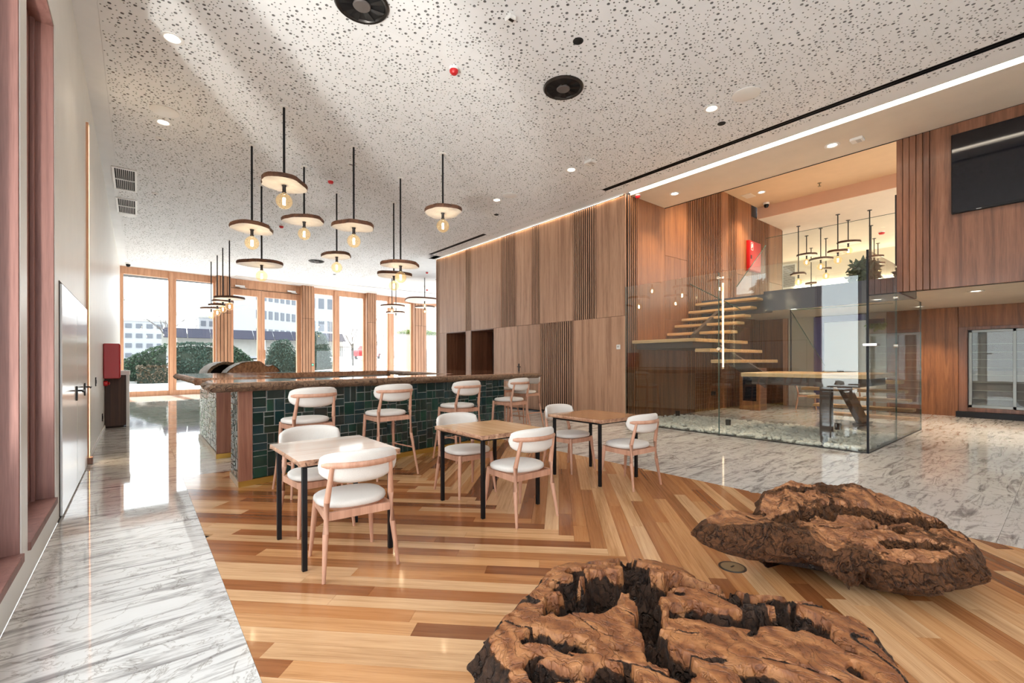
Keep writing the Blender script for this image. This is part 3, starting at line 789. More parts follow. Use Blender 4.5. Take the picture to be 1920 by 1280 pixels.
# lower back wall
XB = 16.0
wl3 = struct(MB().box(XB + .04, -3.4, 0, XB + .2, 9.0, 2.76).build('wall_lower_back', M_slat_back))
def pb(y0, y1, z0, z1, mat, name='panel', d=.0): return MB().rbox(XB - d, y0 + .002, z0, XB + .05, y1 - .002, z1, .003).build(name, mat, wl3)
for a, b in ((5.88, 6.2), (6.2, 6.5), (6.5, 6.9), (6.9, 7.75)): pb(a, b, .02, 2.75, M_walnut_warm)
pb(5.74, 5.87, 0, 2.75, M_larch, 'post', .06)
pb(5.0, 5.73, 0, 2.75, M_cream)
pb(2.6, 3.26, .0, 2.75, M_walnut_warm); pb(1.84, 2.6, .0, 2.75, M_walnut_warm)
pb(3.27, 3.72, 0, 2.75, plaster('grey plaster', (.55, .53, .48)))
pf = thing('portal_frame', 'violet painted door frame round a pale panel with added daylight glow behind the glass stair', 'door frame', (XB, 4.35, 0))
m1 = MB(); m1.rbox(-.12, .41, 0, .02, .64, 2.72); m1.rbox(-.12, -.62, 2.56, .02, .41, 2.72); m1.build('frame', M_violet, pf)
MB().rbox(-.02, -.62, .02, .03, .40, 2.55).build('panel', M_frost, pf)
mo = thing('monitor', 'small pale lit screen on the wooden wall behind the stairs', 'monitor', (XB - .005, 6.9, 2.18))
MB().rbox(-.07, -.24, -.02, 0, .24, .54).build('casing', M_black, mo); MB().rbox(-.076, -.22, 0, -.068, .22, .52, .001).build('screen', M_monitor, mo)
pb(-3.4, -1.6, .0, 2.75, M_walnut_warm); pb(-1.6, 1.84, 2.24, 2.75, M_walnut_warm, 'panel', .004)
dc = thing('display_cabinet', 'tall glazed display cabinet with thin glass shelves in the wood wall', 'cabinet', (XB, .15, 0))
m1 = MB(); m1.rbox(-.04, 1.52, .14, .04, 1.68, 2.24); m1.rbox(-.04, -1.75, 2.16, .04, 1.52, 2.24); m1.rbox(-.04, -1.75, .14, .04, 1.52, .24); m1.rbox(-.04, -1.75, .24, .04, -1.6, 2.16)
m1.build('surround', M_walnut_dark, dc)
m1 = MB()
for y in (1.44, .70, -.05, -.8, -1.58): m1.rbox(-.03, y, .24, .01, y + .06, 2.15)
m1.rbox(-.03, -1.58, 2.09, .01, 1.5, 2.15); m1.rbox(-.03, -1.58, .24, .01, 1.5, .31); m1.build('metal_frame', plain('dull aluminium', (.26, .27, .26), .35, .6), dc)
MB().box(-.012, -1.58, .3, -.006, 1.5, 2.1).build('glass_door', M_glass, dc)
me = MB().rbox(.0, -1.58, 0, .03, 1.5, .012, .002).mesh('shelf', plain('shelf edge', (.42, .42, .38), .3))
for z in (.46, .66, .86, 1.04, 1.22, 1.42, 1.6, 1.8): put(me, 'shelf', dc, loc=(0, 0, z))
MB().box(.034, -1.6, .22, .039, 1.52, 2.16).build('back_panel', plain('cabinet back', (.20, .18, .18), .5), dc)
MB().rbox(-.18, -1.8, 0, .04, 1.72, .14).build('plinth', M_black, dc)
lc = thing('glass_front_cabinet', 'low wood framed cabinet with dark glass front behind the stair', 'cabinet', (13.6, 5.88, 0))
m1 = MB(); m1.rbox(-.03, -.28, 0, .03, .28, .26); m1.rbox(-.03, -.28, .26, .03, -.19, 1.12); m1.rbox(-.03, .19, .26, .03, .28, 1.12); m1.rbox(-.03, -.28, 1.12, .03, .28, 1.2)
m1.build('frame', M_walnut_warm, lc); MB().rbox(.03, -.28, 0, .45, .28, 1.2).build('carcass', M_walnut_dark, lc); MB().box(-.01, -.19, .26, .0, .19, 1.12).build('glass', M_screen, lc)
def spray(b, c, r, n, size, rr, droop=0.0, flat=1.0):
    for _ in range(n):
        d = Vector((rr.gauss(0, 1), rr.gauss(0, 1), rr.gauss(0, 1) * flat)); d.normalize()
        p = Vector(c) + Vector((d.x * r[0], d.y * r[1], d.z * r[2])) * (rr.random() ** .4)
        a = Vector((rr.gauss(0, 1), rr.gauss(0, 1), rr.gauss(0, .7) - droop)).normalized()
        s = a.cross(Vector((rr.random(), rr.random(), rr.random()))).normalized()
        l = size * rr.uniform(.7, 1.4)
        b.add([p, p + a * l * .5 + s * l * .22, p + a * l, p + a * l * .5 - s * l * .22], [(0, 1, 2, 3)])
    return b
rr = random.Random(5)
hp = thing('hanging_plant', 'small trailing plant hanging at the top of the grey back wall', 'plant', (XB - .14, 3.48, 2.36))
spray(MB(), (0, 0, .05), (.08, .25, .12), 160, .10, rr, 1.2).build('foliage', M_leaf_pale, hp); MB().rbox(-.06, -.2, .08, .06, .2, .2).build('trough', M_darkmetal, hp)
for k, (x, y, lab) in enumerate(((16.2, 3.85, 'bushy green potted plant on the upper floor, left of the pair'), (17.3, 2.9, 'bushy green potted plant on the upper floor, against the television wall'))):
    t = thing('potted_plant', lab, 'plant', (x, y, 3.08), group='potted plants upstairs')
    MB().lathe([(.16, 0), (.22, .5), (.19, .5), (.18, .44)], n=16).build('pot', M_darkmetal, t, smooth=True)
    spray(MB(), (0, 0, .85), (.36, .36, .40), 420, .20, rr, .2).build('foliage', M_leaf, t)
    m1 = MB()
    for q in range(7): m1.tube([(0, 0, .4), (rr.uniform(-.12, .12), rr.uniform(-.12, .12), .7), (rr.uniform(-.25, .25), rr.uniform(-.25, .25), 1.05)], .008, 5)
    m1.build('stem', M_twig, t)
t = thing('ceiling_light', 'small flat rectangular ceiling light under the upper floor', 'light', (12.6, 2.3, 2.75))
MB().rbox(-.12, -.22, -.03, .12, .22, 0).build('housing', M_white_pl, t); MB().box(-.10, -.20, -.034, .10, .20, -.03).build('diffuser', M_lamp_disc, t)

# ---------------------------------------------------------------- glass stair enclosure
ge = thing('glass_enclosure', 'tall frameless glass walls enclosing the stair and the white pebbles', 'glass wall', (8.55, 1.97, 0))
GH = 3.08
for nm, bx in (('pane', (-.008, .012, .0, .008, 2.285, GH)), ('pane', (-.008, 2.297, 0, .008, 4.43, GH)), ('pane', (.012, -.008, 0, 1.745, .008, GH)), ('pane', (1.757, -.008, 0, 3.78, .008, 2.595))):
    MB().box(*bx).build(nm, M_pane, ge)
MB().box(-.013, -.013, 0, .013, .013, GH).build('corner_edge', M_black, ge)
MB().box(-.009, 2.285, 0, .009, 2.297, GH).build('joint', M_glass_edge, ge)
MB().box(1.745, -.009, 0, 1.757, .009, 2.595).build('joint', M_glass_edge, ge)
MB().box(3.78, -.009, 0, 3.79, .009, 2.595).build('joint', M_glass_edge, ge)
MB().box(-.009, 4.43, 0, .009, 4.437, GH).build('joint', M_glass_edge, ge)
m1 = MB(); m1.box(-.012, 0, -.01, .012, 4.44, .012); m1.box(0, -.012, -.01, 3.79, .012, .012); m1.build('floor_channel', M_darkmetal, ge)
for q, (x, y, z) in enumerate(((0, 2.29, 2.98), (0, 2.29, 1.63), (1.75, 0, 1.66), (1.75, 0, 2.5))):
    m1 = MB(); m1.lathe([(0, -.03), (.03, -.03), (.03, .03), (0, .03)], n=14)
    m1.build('clamp', M_chrome, ge, smooth=True, loc=(x, y, z), rot=(PI / 2, 0, 0 if x else PI / 2))
m1 = MB(); m1.rbox(-.14, -.14, 1.62, .03, .03, 1.66); m1.build('corner_clamp', M_chrome, ge)

# ---------------------------------------------------------------- staircase
st = thing('staircase', 'open staircase with thick oak treads on dark steel beams behind glass', 'staircase', (10.5, 4.0, 0))
def tread(x0, x1, y0, y1, ztop, th=.062, name='tread'): return MB().rbox(x0, y0, ztop - th, x1, y1, ztop, .008).build(name, M_tread, st, world=True)
F1 = [(12.62, .19), (12.18, .41), (11.82, .62), (11.47, .82), (11.13, 1.02)]
for x, z in F1: tread(x, x + .34, 2.07, 3.85, z)
tread(9.0, 10.75, 2.06, 4.06, 1.18, .075, 'landing')
for y, z in ((4.34, 1.43), (4.68, 1.66)): tread(9.02, 11.5, y, y + .33, z, .068)
tread(9.0, 11.45, 4.99, 6.57, 1.885, .07, 'landing')
F3 = [(10.47, 2.11), (10.82, 2.33), (11.16, 2.52), (11.50, 2.74), (11.85, 2.98)]
for x, z in F3: tread(x, x + .36, 4.95, 6.57, z, .062)
def beam(p0, p1, w, h, name='stringer'):
    p0, p1 = Vector(p0), Vector(p1); d = (p1 - p0).normalized(); s = d.cross(Vector((0, 0, 1))).normalized() * w * .5; u = Vector((0, 0, 1)) * h * .5
    r = [[p + s + u, p - s + u, p - s - u, p + s - u] for p in (p0, p1)]
    return MB().loft(r).build(name, M_brown_steel, st, world=True)
beam((12.55, 2.95, -.04), (10.85, 2.95, 1.04), .10, .36); beam((10.0, 4.0, 1.00), (10.0, 5.2, 1.76), .1, .30); beam((10.3, 5.75, 1.92), (12.1, 5.75, 2.88), .1, .26)
MB().rbox(9.1, 2.2, .96, 10.7, 3.9, 1.10).build('landing_frame', M_brown_steel, st, world=True); MB().rbox(9.1, 5.1, 1.68, 11.35, 6.5, 1.81).build('landing_frame', M_brown_steel, st, world=True)
m1 = MB(); m1.rbox(9.42, 2.70, -.03, 9.455, 2.87, .98); m1.rbox(9.53, 2.70, -.03, 9.565, 2.87, .98); m1.rbox(9.455, 2.77, -.03, 9.53, 2.80, .98); m1.build('column', M_brown_steel, st, world=True)
m1 = MB(); m1.rbox(12.05, 2.85, -.02, 12.75, 3.05, .05); m1.build('foot_plate', M_brown_steel, st, world=True)
def guard(pts, axis, th=.014):
    b = MB(); n = len(pts); o = Vector((0, th, 0)) if axis == 'Y' else Vector((th, 0, 0))
    b.add([Vector(p) for p in pts] + [Vector(p) + o for p in pts], [tuple(range(n))[::-1], tuple(range(n, 2 * n))] + [(i, (i + 1) % n, n + (i + 1) % n, n + i) for i in range(n)])
    b.build('glass_guard', M_guard, st, world=True)
    e = MB(); e.tube([Vector(pts[1]), Vector(pts[2])], .009, 6); e.build('guard_edge', M_glass_edge, st, world=True)
guard([(10.72, 4.92, 1.95), (10.72, 4.92, 3.12), (12.3, 4.92, 4.32), (12.3, 4.92, 2.95)], 'Y')
guard([(10.72, 3.80, 1.1), (10.72, 3.80, 2.48), (12.85, 3.80, 1.28), (12.85, 3.80, .15)], 'Y')
guard([(10.76, 2.10, 1.1), (10.76, 2.10, 2.46), (10.76, 3.78, 2.48), (10.76, 3.78, 1.1)], 'X')
guard([(9.0, 4.06, 1.2), (9.0, 4.06, 2.4), (9.0, 5.1, 3.02), (9.0, 5.1, 1.9)], 'X')
m1 = MB(); m1.tube([(10.72, 3.79, 1.1), (10.72, 3.79, 2.48)], .014, 6); m1.build('guard_edge', M_black, st, world=True)
# spot lights standing in the pebbles
for k, (x, y, lab) in enumerate(((9.62, 4.60, 'small black spike spotlight in the pebbles left of the glass joint'), (8.80, 2.62, 'small black spike spotlight in the pebbles close to the front glass'), (10.35, 6.2, 'small black spike spotlight in the pebbles near the slatted wall'), (10.7, 2.95, 'round grey garden spotlight by the foot of the stair beam'))):
    t = thing('spike_spotlight', lab, 'spotlight', (x, y, 0), k * 1.3, 'spotlights in the pebble bed')
    MB().lathe([(.02, 0), (.05, .04), (.055, .17), (.045, .17), (.04, .14)], n=14).build('body', M_darkmetal, t, smooth=True)
    MB().lathe([(0, .138), (.042, .14), (.042, .146), (0, .146)], n=14).build('lens', M_grey_pl, t)

# ---------------------------------------------------------------- ceiling fittings
def at_ceiling(name, label, cat, x, y, group=None, z=HC): return thing(name, label, cat, (x, y, z), 0, group)
DL = [(.33, 6.85, 'recessed downlight nearest the left wall in the perforated ceiling'), (.33, 9.35, 'recessed downlight beside the round speaker above the corridor'), (6.87, 3.53, 'recessed downlight left of the round grey speaker near the light strip'), (6.84, 6.46, 'recessed downlight beside the white sensor box above the tables'), (6.72, 8.80, 'recessed downlight before the walnut wall beside the small round speaker')]
def downlight(x, y, label, z=HC, e=30, r=.085, group='recessed downlights'):
    t = at_ceiling('downlight', label, 'light', x, y, group, z)
    MB().lathe([(r, .0), (r + .035, -.001), (r + .033, -.012), (r, -.010), (r * .86, .002), (r * .8, .045)], n=22).build('trim_ring', M_white_pl, t, smooth=True)
    MB().lathe([(0, -.002), (r * .82, -.002), (r * .82, .003), (0, .003)], n=20).build('lens', M_lamp_disc, t)
    lamp('downlight_beam', 'SPOT', (0, 0, -.03), e, (1, .80, .58), (0, 0, 0), .05, spot=1.75, blend=.8, parent=t)
    return t
for x, y, lab in DL: downlight(x, y, lab)
downlight(9.74, 2.76, 'recessed downlight in the plain soffit beside the flat white sensor box', e=160)
downlight(9.69, 5.87, 'recessed downlight in the plain soffit near the wood corner', e=140)
downlight(14.46, 5.90, 'recessed downlight in the amber ceiling above the stairs', 6.45, 300)
for x, y, r, lab in ((.33, 8.92, .19, 'round grey flush speaker above the corridor by the left wall'), (6.89, 3.02, .19, 'round grey flush speaker in the ceiling near the light strip'), (6.77, 8.36, .17, 'round grey flush speaker in the ceiling before the walnut wall'), (-.20, 15.8, .19, 'round white flush speaker beside the wall grilles at the far left')):
    t = at_ceiling('ceiling_speaker', lab, 'speaker', x, y, 'flush ceiling speakers')
    MB().lathe([(0, -.010), (r - .012, -.012), (r - .012, .0), (0, 0)], n=28).build('mesh_cover', M_grey_pl if x > 0 else M_white_pl, t, smooth=True)
    MB().lathe([(r - .012, -.001), (r, -.002), (r - .002, -.010), (r - .012, -.014)], n=28).build('rim', M_white_pl, t, smooth=True)
for x, y, lab in ((4.70, 4.59, 'big round black swirl air diffuser near the middle of the perforated ceiling'), (1.90, 4.90, 'big round black swirl air diffuser cut by the top of the view'), (5.36, 18.5, 'round black swirl air diffuser far back in the ceiling before the windows')):
    t = at_ceiling('swirl_diffuser', lab, 'air vent', x, y, 'round swirl diffusers')
    MB().lathe([(.285, -.002), (.287, -.014), (.27, -.030), (.248, -.024), (.235, -.006), (.26, -.002)], n=36).build('ring', M_darkmetal, t, smooth=True)
    MB().lathe([(0, -.006), (.245, -.006), (.245, -.001), (0, -.001)], n=24).build('plenum', M_dark, t)
    me = MB().add([(.07, -.02, -.026), (.238, -.05, -.024), (.238, .05, -.008), (.07, .03, -.010)], [(0, 1, 2, 3)]).mesh('vane', M_black)
    for k in range(8): put(me, 'vane', t, rot=(0, 0, k * PI / 4))
    MB().lathe([(0, -.040), (.085, -.036), (.095, -.026), (.09, -.008), (0, -.008)], n=20).build('hub', plain('diffuser hub %d' % int(x * 10), (.11, .095, .09), .5), t, smooth=True)
for x, y, lab in ((3.26, 5.20, 'red and white smoke detector nearest the view on the perforated ceiling'), (3.21, 10.06, 'red and white smoke detector among the hanging lamp rods'), (3.18, 14.27, 'red and white smoke detector behind the second lamp'), (9.71, 17.7, 'red and white smoke detector far back beside the walnut wall edge'), (12.06, 21.98, 'red and white smoke detector furthest back near the windows'), (9.08, 6.45, 'red and white smoke detector on the plain soffit at the wood corner')):
    t = at_ceiling('smoke_detector', lab, 'detector', x, y, 'red smoke detectors')
    MB().lathe([(.06, 0), (.06, -.03), (.05, -.035), (0, -.035)], n=18).build('base', M_white_pl, t, smooth=True)
    MB().lathe([(.058, -.034), (.056, -.06), (.035, -.085), (.0, -.09)], n=18).build('cap', M_red_pl, t, smooth=True)
t = at_ceiling('smoke_detector', 'red smoke detector on the white ceiling of the upper floor', 'detector', 20.9, 4.4, 'red smoke detectors', 6.08)
MB().lathe([(.10, 0), (.10, -.04), (0, -.04)], n=16).build('base', M_white_pl, t); MB().lathe([(.1, -.04), (.07, -.1), (0, -.11)], n=16).build('cap', M_red_pl, t)
for x, y, lab in ((3.27, 4.02, 'small white sensor box near the top of the view on the perforated ceiling'), (3.23, 8.93, 'small white sensor box beside a black lamp rod'), (6.84, 5.95, 'flat white sensor box beside a downlight before the air slot'), (9.79, 2.40, 'flat white emergency light box on the plain soffit')):
    t = at_ceiling('sensor_box', lab, 'sensor', x, y, 'white ceiling boxes')
    s = .045 if x < 5 else .085
    MB().rbox(-s, -s * 1.1, -.05, s, s * 1.1, 0, .008).build('body', M_white_pl, t); MB().rbox(-s * .7, -s * .7, -.056, s * .7, s * .1, -.05, .002).build('window', M_darkmetal if x < 5 else M_grey_pl, t)
for x, y, lab in ((4.16, 3.81, 'black round ceiling cap left of the big swirl diffuser'), (7.43, 3.65, 'black round ceiling cap near the long air slot'), (7.38, 9.68, 'black round ceiling cap before the top of the walnut wall'), (11.0, 19.1, 'tiny black ceiling cap far back beside the walnut edge'), (3.86, 13.6, 'tiny black ceiling cap behind the lamp cluster'), (6.79, 20.8, 'tiny black ceiling cap before the second timber pillar')):
    t = at_ceiling('black_cover', lab, 'cover plate', x, y, 'black ceiling caps')
    MB().lathe([(.064, -.001), (.064, -.006), (.056, -.012), (.046, -.006), (.0, -.005)], n=18).build('cap', M_dark, t)
for x, y, lab in ((.31, 10.05, 'small white round sensor behind the corridor downlight'), (.32, 13.4, 'small white round sensor with dark eye farther along the corridor ceiling')):
    t = at_ceiling('round_sensor', lab, 'sensor', x, y)
    MB().lathe([(.07, 0), (.068, -.015), (.03, -.03), (0, -.03)], n=18).build('body', M_white_pl, t, smooth=True); MB().lathe([(.022, -.028), (.016, -.04), (0, -.042)], n=12).build('eye', M_darkmetal, t)
for y0, y1, lab in ((12.05, 13.55, 'nearer white framed ceiling grille with dark slats by the left wall'), (14.25, 15.65, 'farther white framed ceiling grille with dark slats by the left wall')):
    t = at_ceiling('return_grille', lab, 'air vent', -.20, (y0 + y1) / 2, 'framed return grilles')
    L = (y1 - y0) / 2
    m1 = MB(); m1.rbox(-.20, -L, -.02, .20, -L + .05, .0); m1.rbox(-.20, L - .05, -.02, .20, L, .0); m1.rbox(-.20, -L + .05, -.02, -.16, L - .05, 0); m1.rbox(.16, -L + .05, -.02, .20, L - .05, 0); m1.rbox(-.16, -.02, -.018, .16, .02, 0)
    m1.build('frame', M_white_pl, t)
    MB().box(-.17, -L + .04, -.002, .17, L - .04, .003).build('backing', M_dark, t)
    me = MB().box(-.006, -L + .05, -.016, .006, L - .05, -.004).mesh('slat', M_grey_pl)
    for k in range(9): put(me, 'slat', t, loc=(-.128 + k * .032, 0, 0))
def camera_dome(x, y, z, lab):
    t = at_ceiling('security_camera', lab, 'camera', x, y, None, z)
    MB().lathe([(.09, 0), (.09, -.05), (.07, -.06), (0, -.06)], n=16).build('base', M_white_pl, t, smooth=True)
    MB().lathe([(.07, -.055), (.072, -.10), (.05, -.15), (0, -.17)], n=16).build('eye', M_black, t, smooth=True)
camera_dome(-.28, 23.4, HC, 'small white security camera in the corner above the first window')
camera_dome(15.55, 6.2, 6.45, 'small dark security camera at the edge of the amber ceiling')
t = at_ceiling('access_panel', 'flat square access panel in the amber ceiling', 'panel', 14.47, 6.28, None, 6.45); MB().rbox(-.2, -.14, -.012, .2, .14, 0).build('cover', M_cream, t); MB().rbox(-.15, -.10, -.016, .15, .10, -.012).build('inner_cover', M_cream, t)
t = at_ceiling('sprinkler', 'small brass sprinkler head in the amber ceiling', 'sprinkler', 15.0, 4.56, None, 6.45); MB().lathe([(.05, 0), (.05, -.01), (.015, -.02), (.015, -.09), (.045, -.095), (.045, -.10), (0, -.1)], n=12).build('head', M_bronze, t)

for x, y, lab in ((13.2, 4.6, 'added downlight under the upper floor behind the stairs'), (13.0, .4, 'added downlight under the upper floor before the display cabinet'), (15.1, 2.45, 'added downlight under the upper floor close to the wood panels'), (12.6, 1.2, 'added downlight under the upper floor just right of the glass enclosure')): downlight(x, y, lab, 2.75, 170)  # downlights added under the soffit to brighten the lower hall
for x, y, lab in ((12.3, 3.2, 'added downlight in the amber ceiling over the stair foot'), (11.2, 5.6, 'added downlight in the amber ceiling close to the wood wall')): downlight(x, y, lab, 6.45, 320)  # downlights added above the stairs to brighten the glass enclosure

# ---------------------------------------------------------------- bar
rb = random.Random(17)
def resample(pts, step, closed=True):
    out = []
    n = len(pts)
    for i in range(n if closed else n - 1):
        a, b = Vector(pts[i][:2]), Vector(pts[(i + 1) % n][:2]); k = max(1, int((b - a).length / step)) if pts[i][2] else 1
        for q in range(k): out.append((*(a + (b - a) * q / k), pts[i][2]))
    return out
def worktop(name, label, outline, z0, z1, cat='worktop', seed=0, rough=1.0):
    """outline points carry a flag: True when the edge that starts there is a live edge"""
    cx = sum(p[0] for p in outline) / len(outline); cy = sum(p[1] for p in outline) / len(outline)
    t = thing(name, label, cat, (cx, cy, z0))
    P = resample(outline, .045); n = len(P); rings = []
    norm = []
    for i in range(n):
        a, b = Vector(P[i - 1][:2]), Vector(P[(i + 1) % n][:2]); d = (b - a).normalized(); norm.append(Vector((d.y, -d.x)))
    live = [P[i][2] and P[i - 1][2] for i in range(n)]
    h = z1 - z0
    for lev, (zz, k) in enumerate(((0.0, -.055), (.14, -.02), (.35, .012), (.55, .022), (.72, .004), (.88, -.026), (1.0, -.058))):
        r = []
        for i, p in enumerate(P):
            if live[i]:
                w = .030 * noise.noise((p[0] * 3.1 + seed, p[1] * 3.1, lev * .25)) + .020 * noise.noise((p[0] * 16 + seed, p[1] * 16, lev * .7)) + .010 * noise.noise((p[0] * 45, p[1] * 45, lev * 1.9))
                off = (k + w) * rough
            else: off = 0
            dz = .010 * noise.noise((p[0] * 5, p[1] * 5, seed + 3)) if live[i] and lev == 1 else 0
            r.append((p[0] + norm[i].x * off - cx, p[1] + norm[i].y * off - cy, zz * h + dz))
        rings.append(r)
    top = MB(); top.add(rings[0], [tuple(range(n))[::-1]]); top.add(rings[-1], [tuple(range(n))])
    top.build('slab', M_counter, t)
    e = MB(); e.loft(rings, caps=False)
    o = e.build('live_edge', M_live, t, smooth='all')
    at = o.data.attributes.new('sanded', 'FLOAT', 'POINT')
    at.data.foreach_set('value', [(.34 if live[i % n] and (i // n) < 6 else .95) for i in range(len(o.data.vertices))])
    return t
ZT0, ZT1 = 1.08, 1.18
worktop('bar_worktop', 'long polished bar top with rough live edge facing the stools', [(.58, 5.62, True), (6.10, 6.60, True), (7.05, 9.70, False), (5.6, 12.0, False), (5.0, 11.2, True), (4.40, 7.10, False), (1.55, 6.42, False), (1.5, 6.78, False), (.60, 6.62, True)], ZT0, ZT1, seed=1)
worktop('bar_worktop', 'rear polished bar top whose live edged end points at the corridor', [(.60, 7.62, False), (1.62, 7.78, False), (1.62, 9.9, False), (4.99, 11.2, False), (5.59, 12.0, False), (.55, 10.9, True)], ZT0, ZT1, seed=9)
def tiles(root, o, u, w, h, z0, lim, as_stuff=False, mind=.012, maxd=.030):
    """random rectangular glazed tiles with recessed grout on the face at origin o, running along u"""
    o, u = Vector(o), Vector(u).normalized(); nrm = Vector((u.y, -u.x, 0))
    rects = []
    def cut(x, y, a, b):
        s = a * b
        if s < rb.uniform(mind, maxd) and a < .24 and b < .24 or s < .006: rects.append((x, y, a, b)); return
        if a > b * rb.uniform(.75, 1.35):
            f = rb.choice((.34, .42, .5, .5, .58, .66)); cut(x, y, a * f, b); cut(x + a * f, y, a * (1 - f), b)
        else:
            f = rb.choice((.34, .42, .5, .5, .58, .66)); cut(x, y, a, b * f); cut(x, y + b * f, a, b * (1 - f))
    cols = max(1, int(w / .62))
    for c in range(cols): cut(c * w / cols, 0, w / cols, h)
    rects.sort(key=lambda r: -r[2] * r[3])
    both = MB()
    for i, (x, y, a, b) in enumerate(rects):
        g, e, d = .0048, .003, rb.uniform(.005, .009)
        tilt = rb.uniform(-.0015, .0015)
        c = o + u * (x + a / 2) + Vector((0, 0, z0 + y + b / 2))
        def P(du, dz, dn): return u * du + Vector((0, 0, dz)) + nrm * (dn + tilt * du / .1)
        A, B = a / 2 - g, b / 2 - g
        vs = [P(-A, -B, 0), P(A, -B, 0), P(A, B, 0), P(-A, B, 0), P(-A, -B, d - .003), P(A, -B, d - .003), P(A, B, d - .003), P(-A, B, d - .003), P(-A + e, -B + e, d), P(A - e, -B + e, d), P(A - e, B - e, d), P(-A + e, B - e, d)]
        fs = [(8, 9, 10, 11)] + [(k, (k + 1) % 4, 4 + (k + 1) % 4, 4 + k) for k in range(4)] + [(4 + k, 4 + (k + 1) % 4, 8 + (k + 1) % 4, 8 + k) for k in range(4)]
        if as_stuff or i >= lim: both.add([v + c for v in vs], fs)
        else: MB().add(vs, fs).build('tile', M_tile, root, loc=c - root.location)
    if both.v:
        s = both.build('small_tiles', M_tile, root, world=True); s['kind'] = 'stuff'
bA = thing('bar_counter', 'front bar counter clad in green glazed tiles with wooden corner posts', 'bar', (3.0, 6.5, 0))
A0, A1 = Vector((.87, 5.90, 0)), Vector((5.20, 6.60, 0))
ud = (A1 - A0).normalized(); nd = Vector((ud.y, -ud.x, 0))
bodyA = [(.89, 5.925), (5.19, 6.62), (5.75, 8.2), (6.25, 9.9), (5.2, 11.0), (4.75, 7.35), (1.35, 6.55), (.89, 6.5)]
MB().prism(bodyA, .07, ZT0 - .001).build('carcass', M_grout, bA, world=True)
def along(d, off=0.0): p = A0 + ud * d + nd * off; return (p.x, p.y)
LA = (A1 - A0).length
MB().prism([along(0, .012), along(.140, .012), along(.140, -.03), along(0, -.03)], .065, ZT0).build('post', M_post, bA, world=True)
MB().prism([along(-.002, .006), along(LA, .006), along(LA, -.02), along(-.002, -.02)], 0, .068).build('plinth', M_brass, bA, world=True)
MB().box(.866, 5.90, 0, .89, 6.5, .068).build('plinth', plain('pale plinth', (.60, .52, .42), .3, .4), bA, world=True)
MB().prism([(1.0, 6.0), (5.1, 6.7), (5.6, 8.2), (6.1, 9.8), (5.25, 10.8), (4.85, 7.4), (1.4, 6.5), (1.0, 6.45)], 0, .07).build('base', M_dark, bA, world=True)
tiles(bA, (*along(.145, 0), 0), ud, LA - .15, ZT0 - .075, .07, 296)
tiles(bA, (.885, 6.49, 0), (0, -1, 0), .585, ZT0 - .075, .07, 0, True, .006, .014)
bB = thing('bar_counter', 'rear bar counter with tiled end wall and grey inner panels', 'bar', (2.5, 9.6, 0))
MB().prism([(.91, 7.90), (1.50, 7.90), (1.50, 10.0), (5.0, 11.32), (5.3, 11.7), (.91, 10.35)], .07, ZT0 - .001).build('carcass', M_grout, bB, world=True)
MB().box(.885, 7.86, .07, 1.50, 7.90, ZT0).build('post', M_post, bB, world=True)
MB().box(.88, 7.85, 0, 1.50, 7.895, .068).build('plinth', M_brass, bB, world=True)
MB().box(.88, 7.895, 0, .90, 10.35, .068).build('plinth', MATS['pale plinth'], bB, world=True)
tiles(bB, (.905, 10.33, 0), (0, -1, 0), 2.42, ZT0 - .075, .07, 0, True, .008, .018)
dB = Vector((3.5, 1.32, 0)).normalized()
for k in range(3):
    p0 = Vector((1.56, 9.98, 0)) + dB * (k * 1.2); p1 = p0 + dB * 1.19; n2 = Vector((dB.y, -dB.x, 0)) * .03
    MB().prism([(p0 + n2)[:2], (p1 + n2)[:2], p1[:2], p0[:2]], .1, ZT0 - .002).build('inner_panel', M_grey, bB, world=True)
for k, d in enumerate((1.05, 2.25)):
    p = Vector((1.56, 9.98, 1.0)) + dB * d + Vector((dB.y, -dB.x, 0)) * .045
    t = thing('counter_socket', ('left dark socket block on the grey inner panel of the bar', 'right dark socket block on the grey inner panel of the bar')[k], 'socket', p, math.atan2(dB.y, dB.x))
    MB().rbox(-.10, -.025, -.05, .10, .012, .06, .008).build('housing', plain('navy housing %d' % k, (.02, .022, .05), .4), t); MB().rbox(-.07, -.03, -.03, .07, -.024, .04, .002).build('outlets', M_black, t)

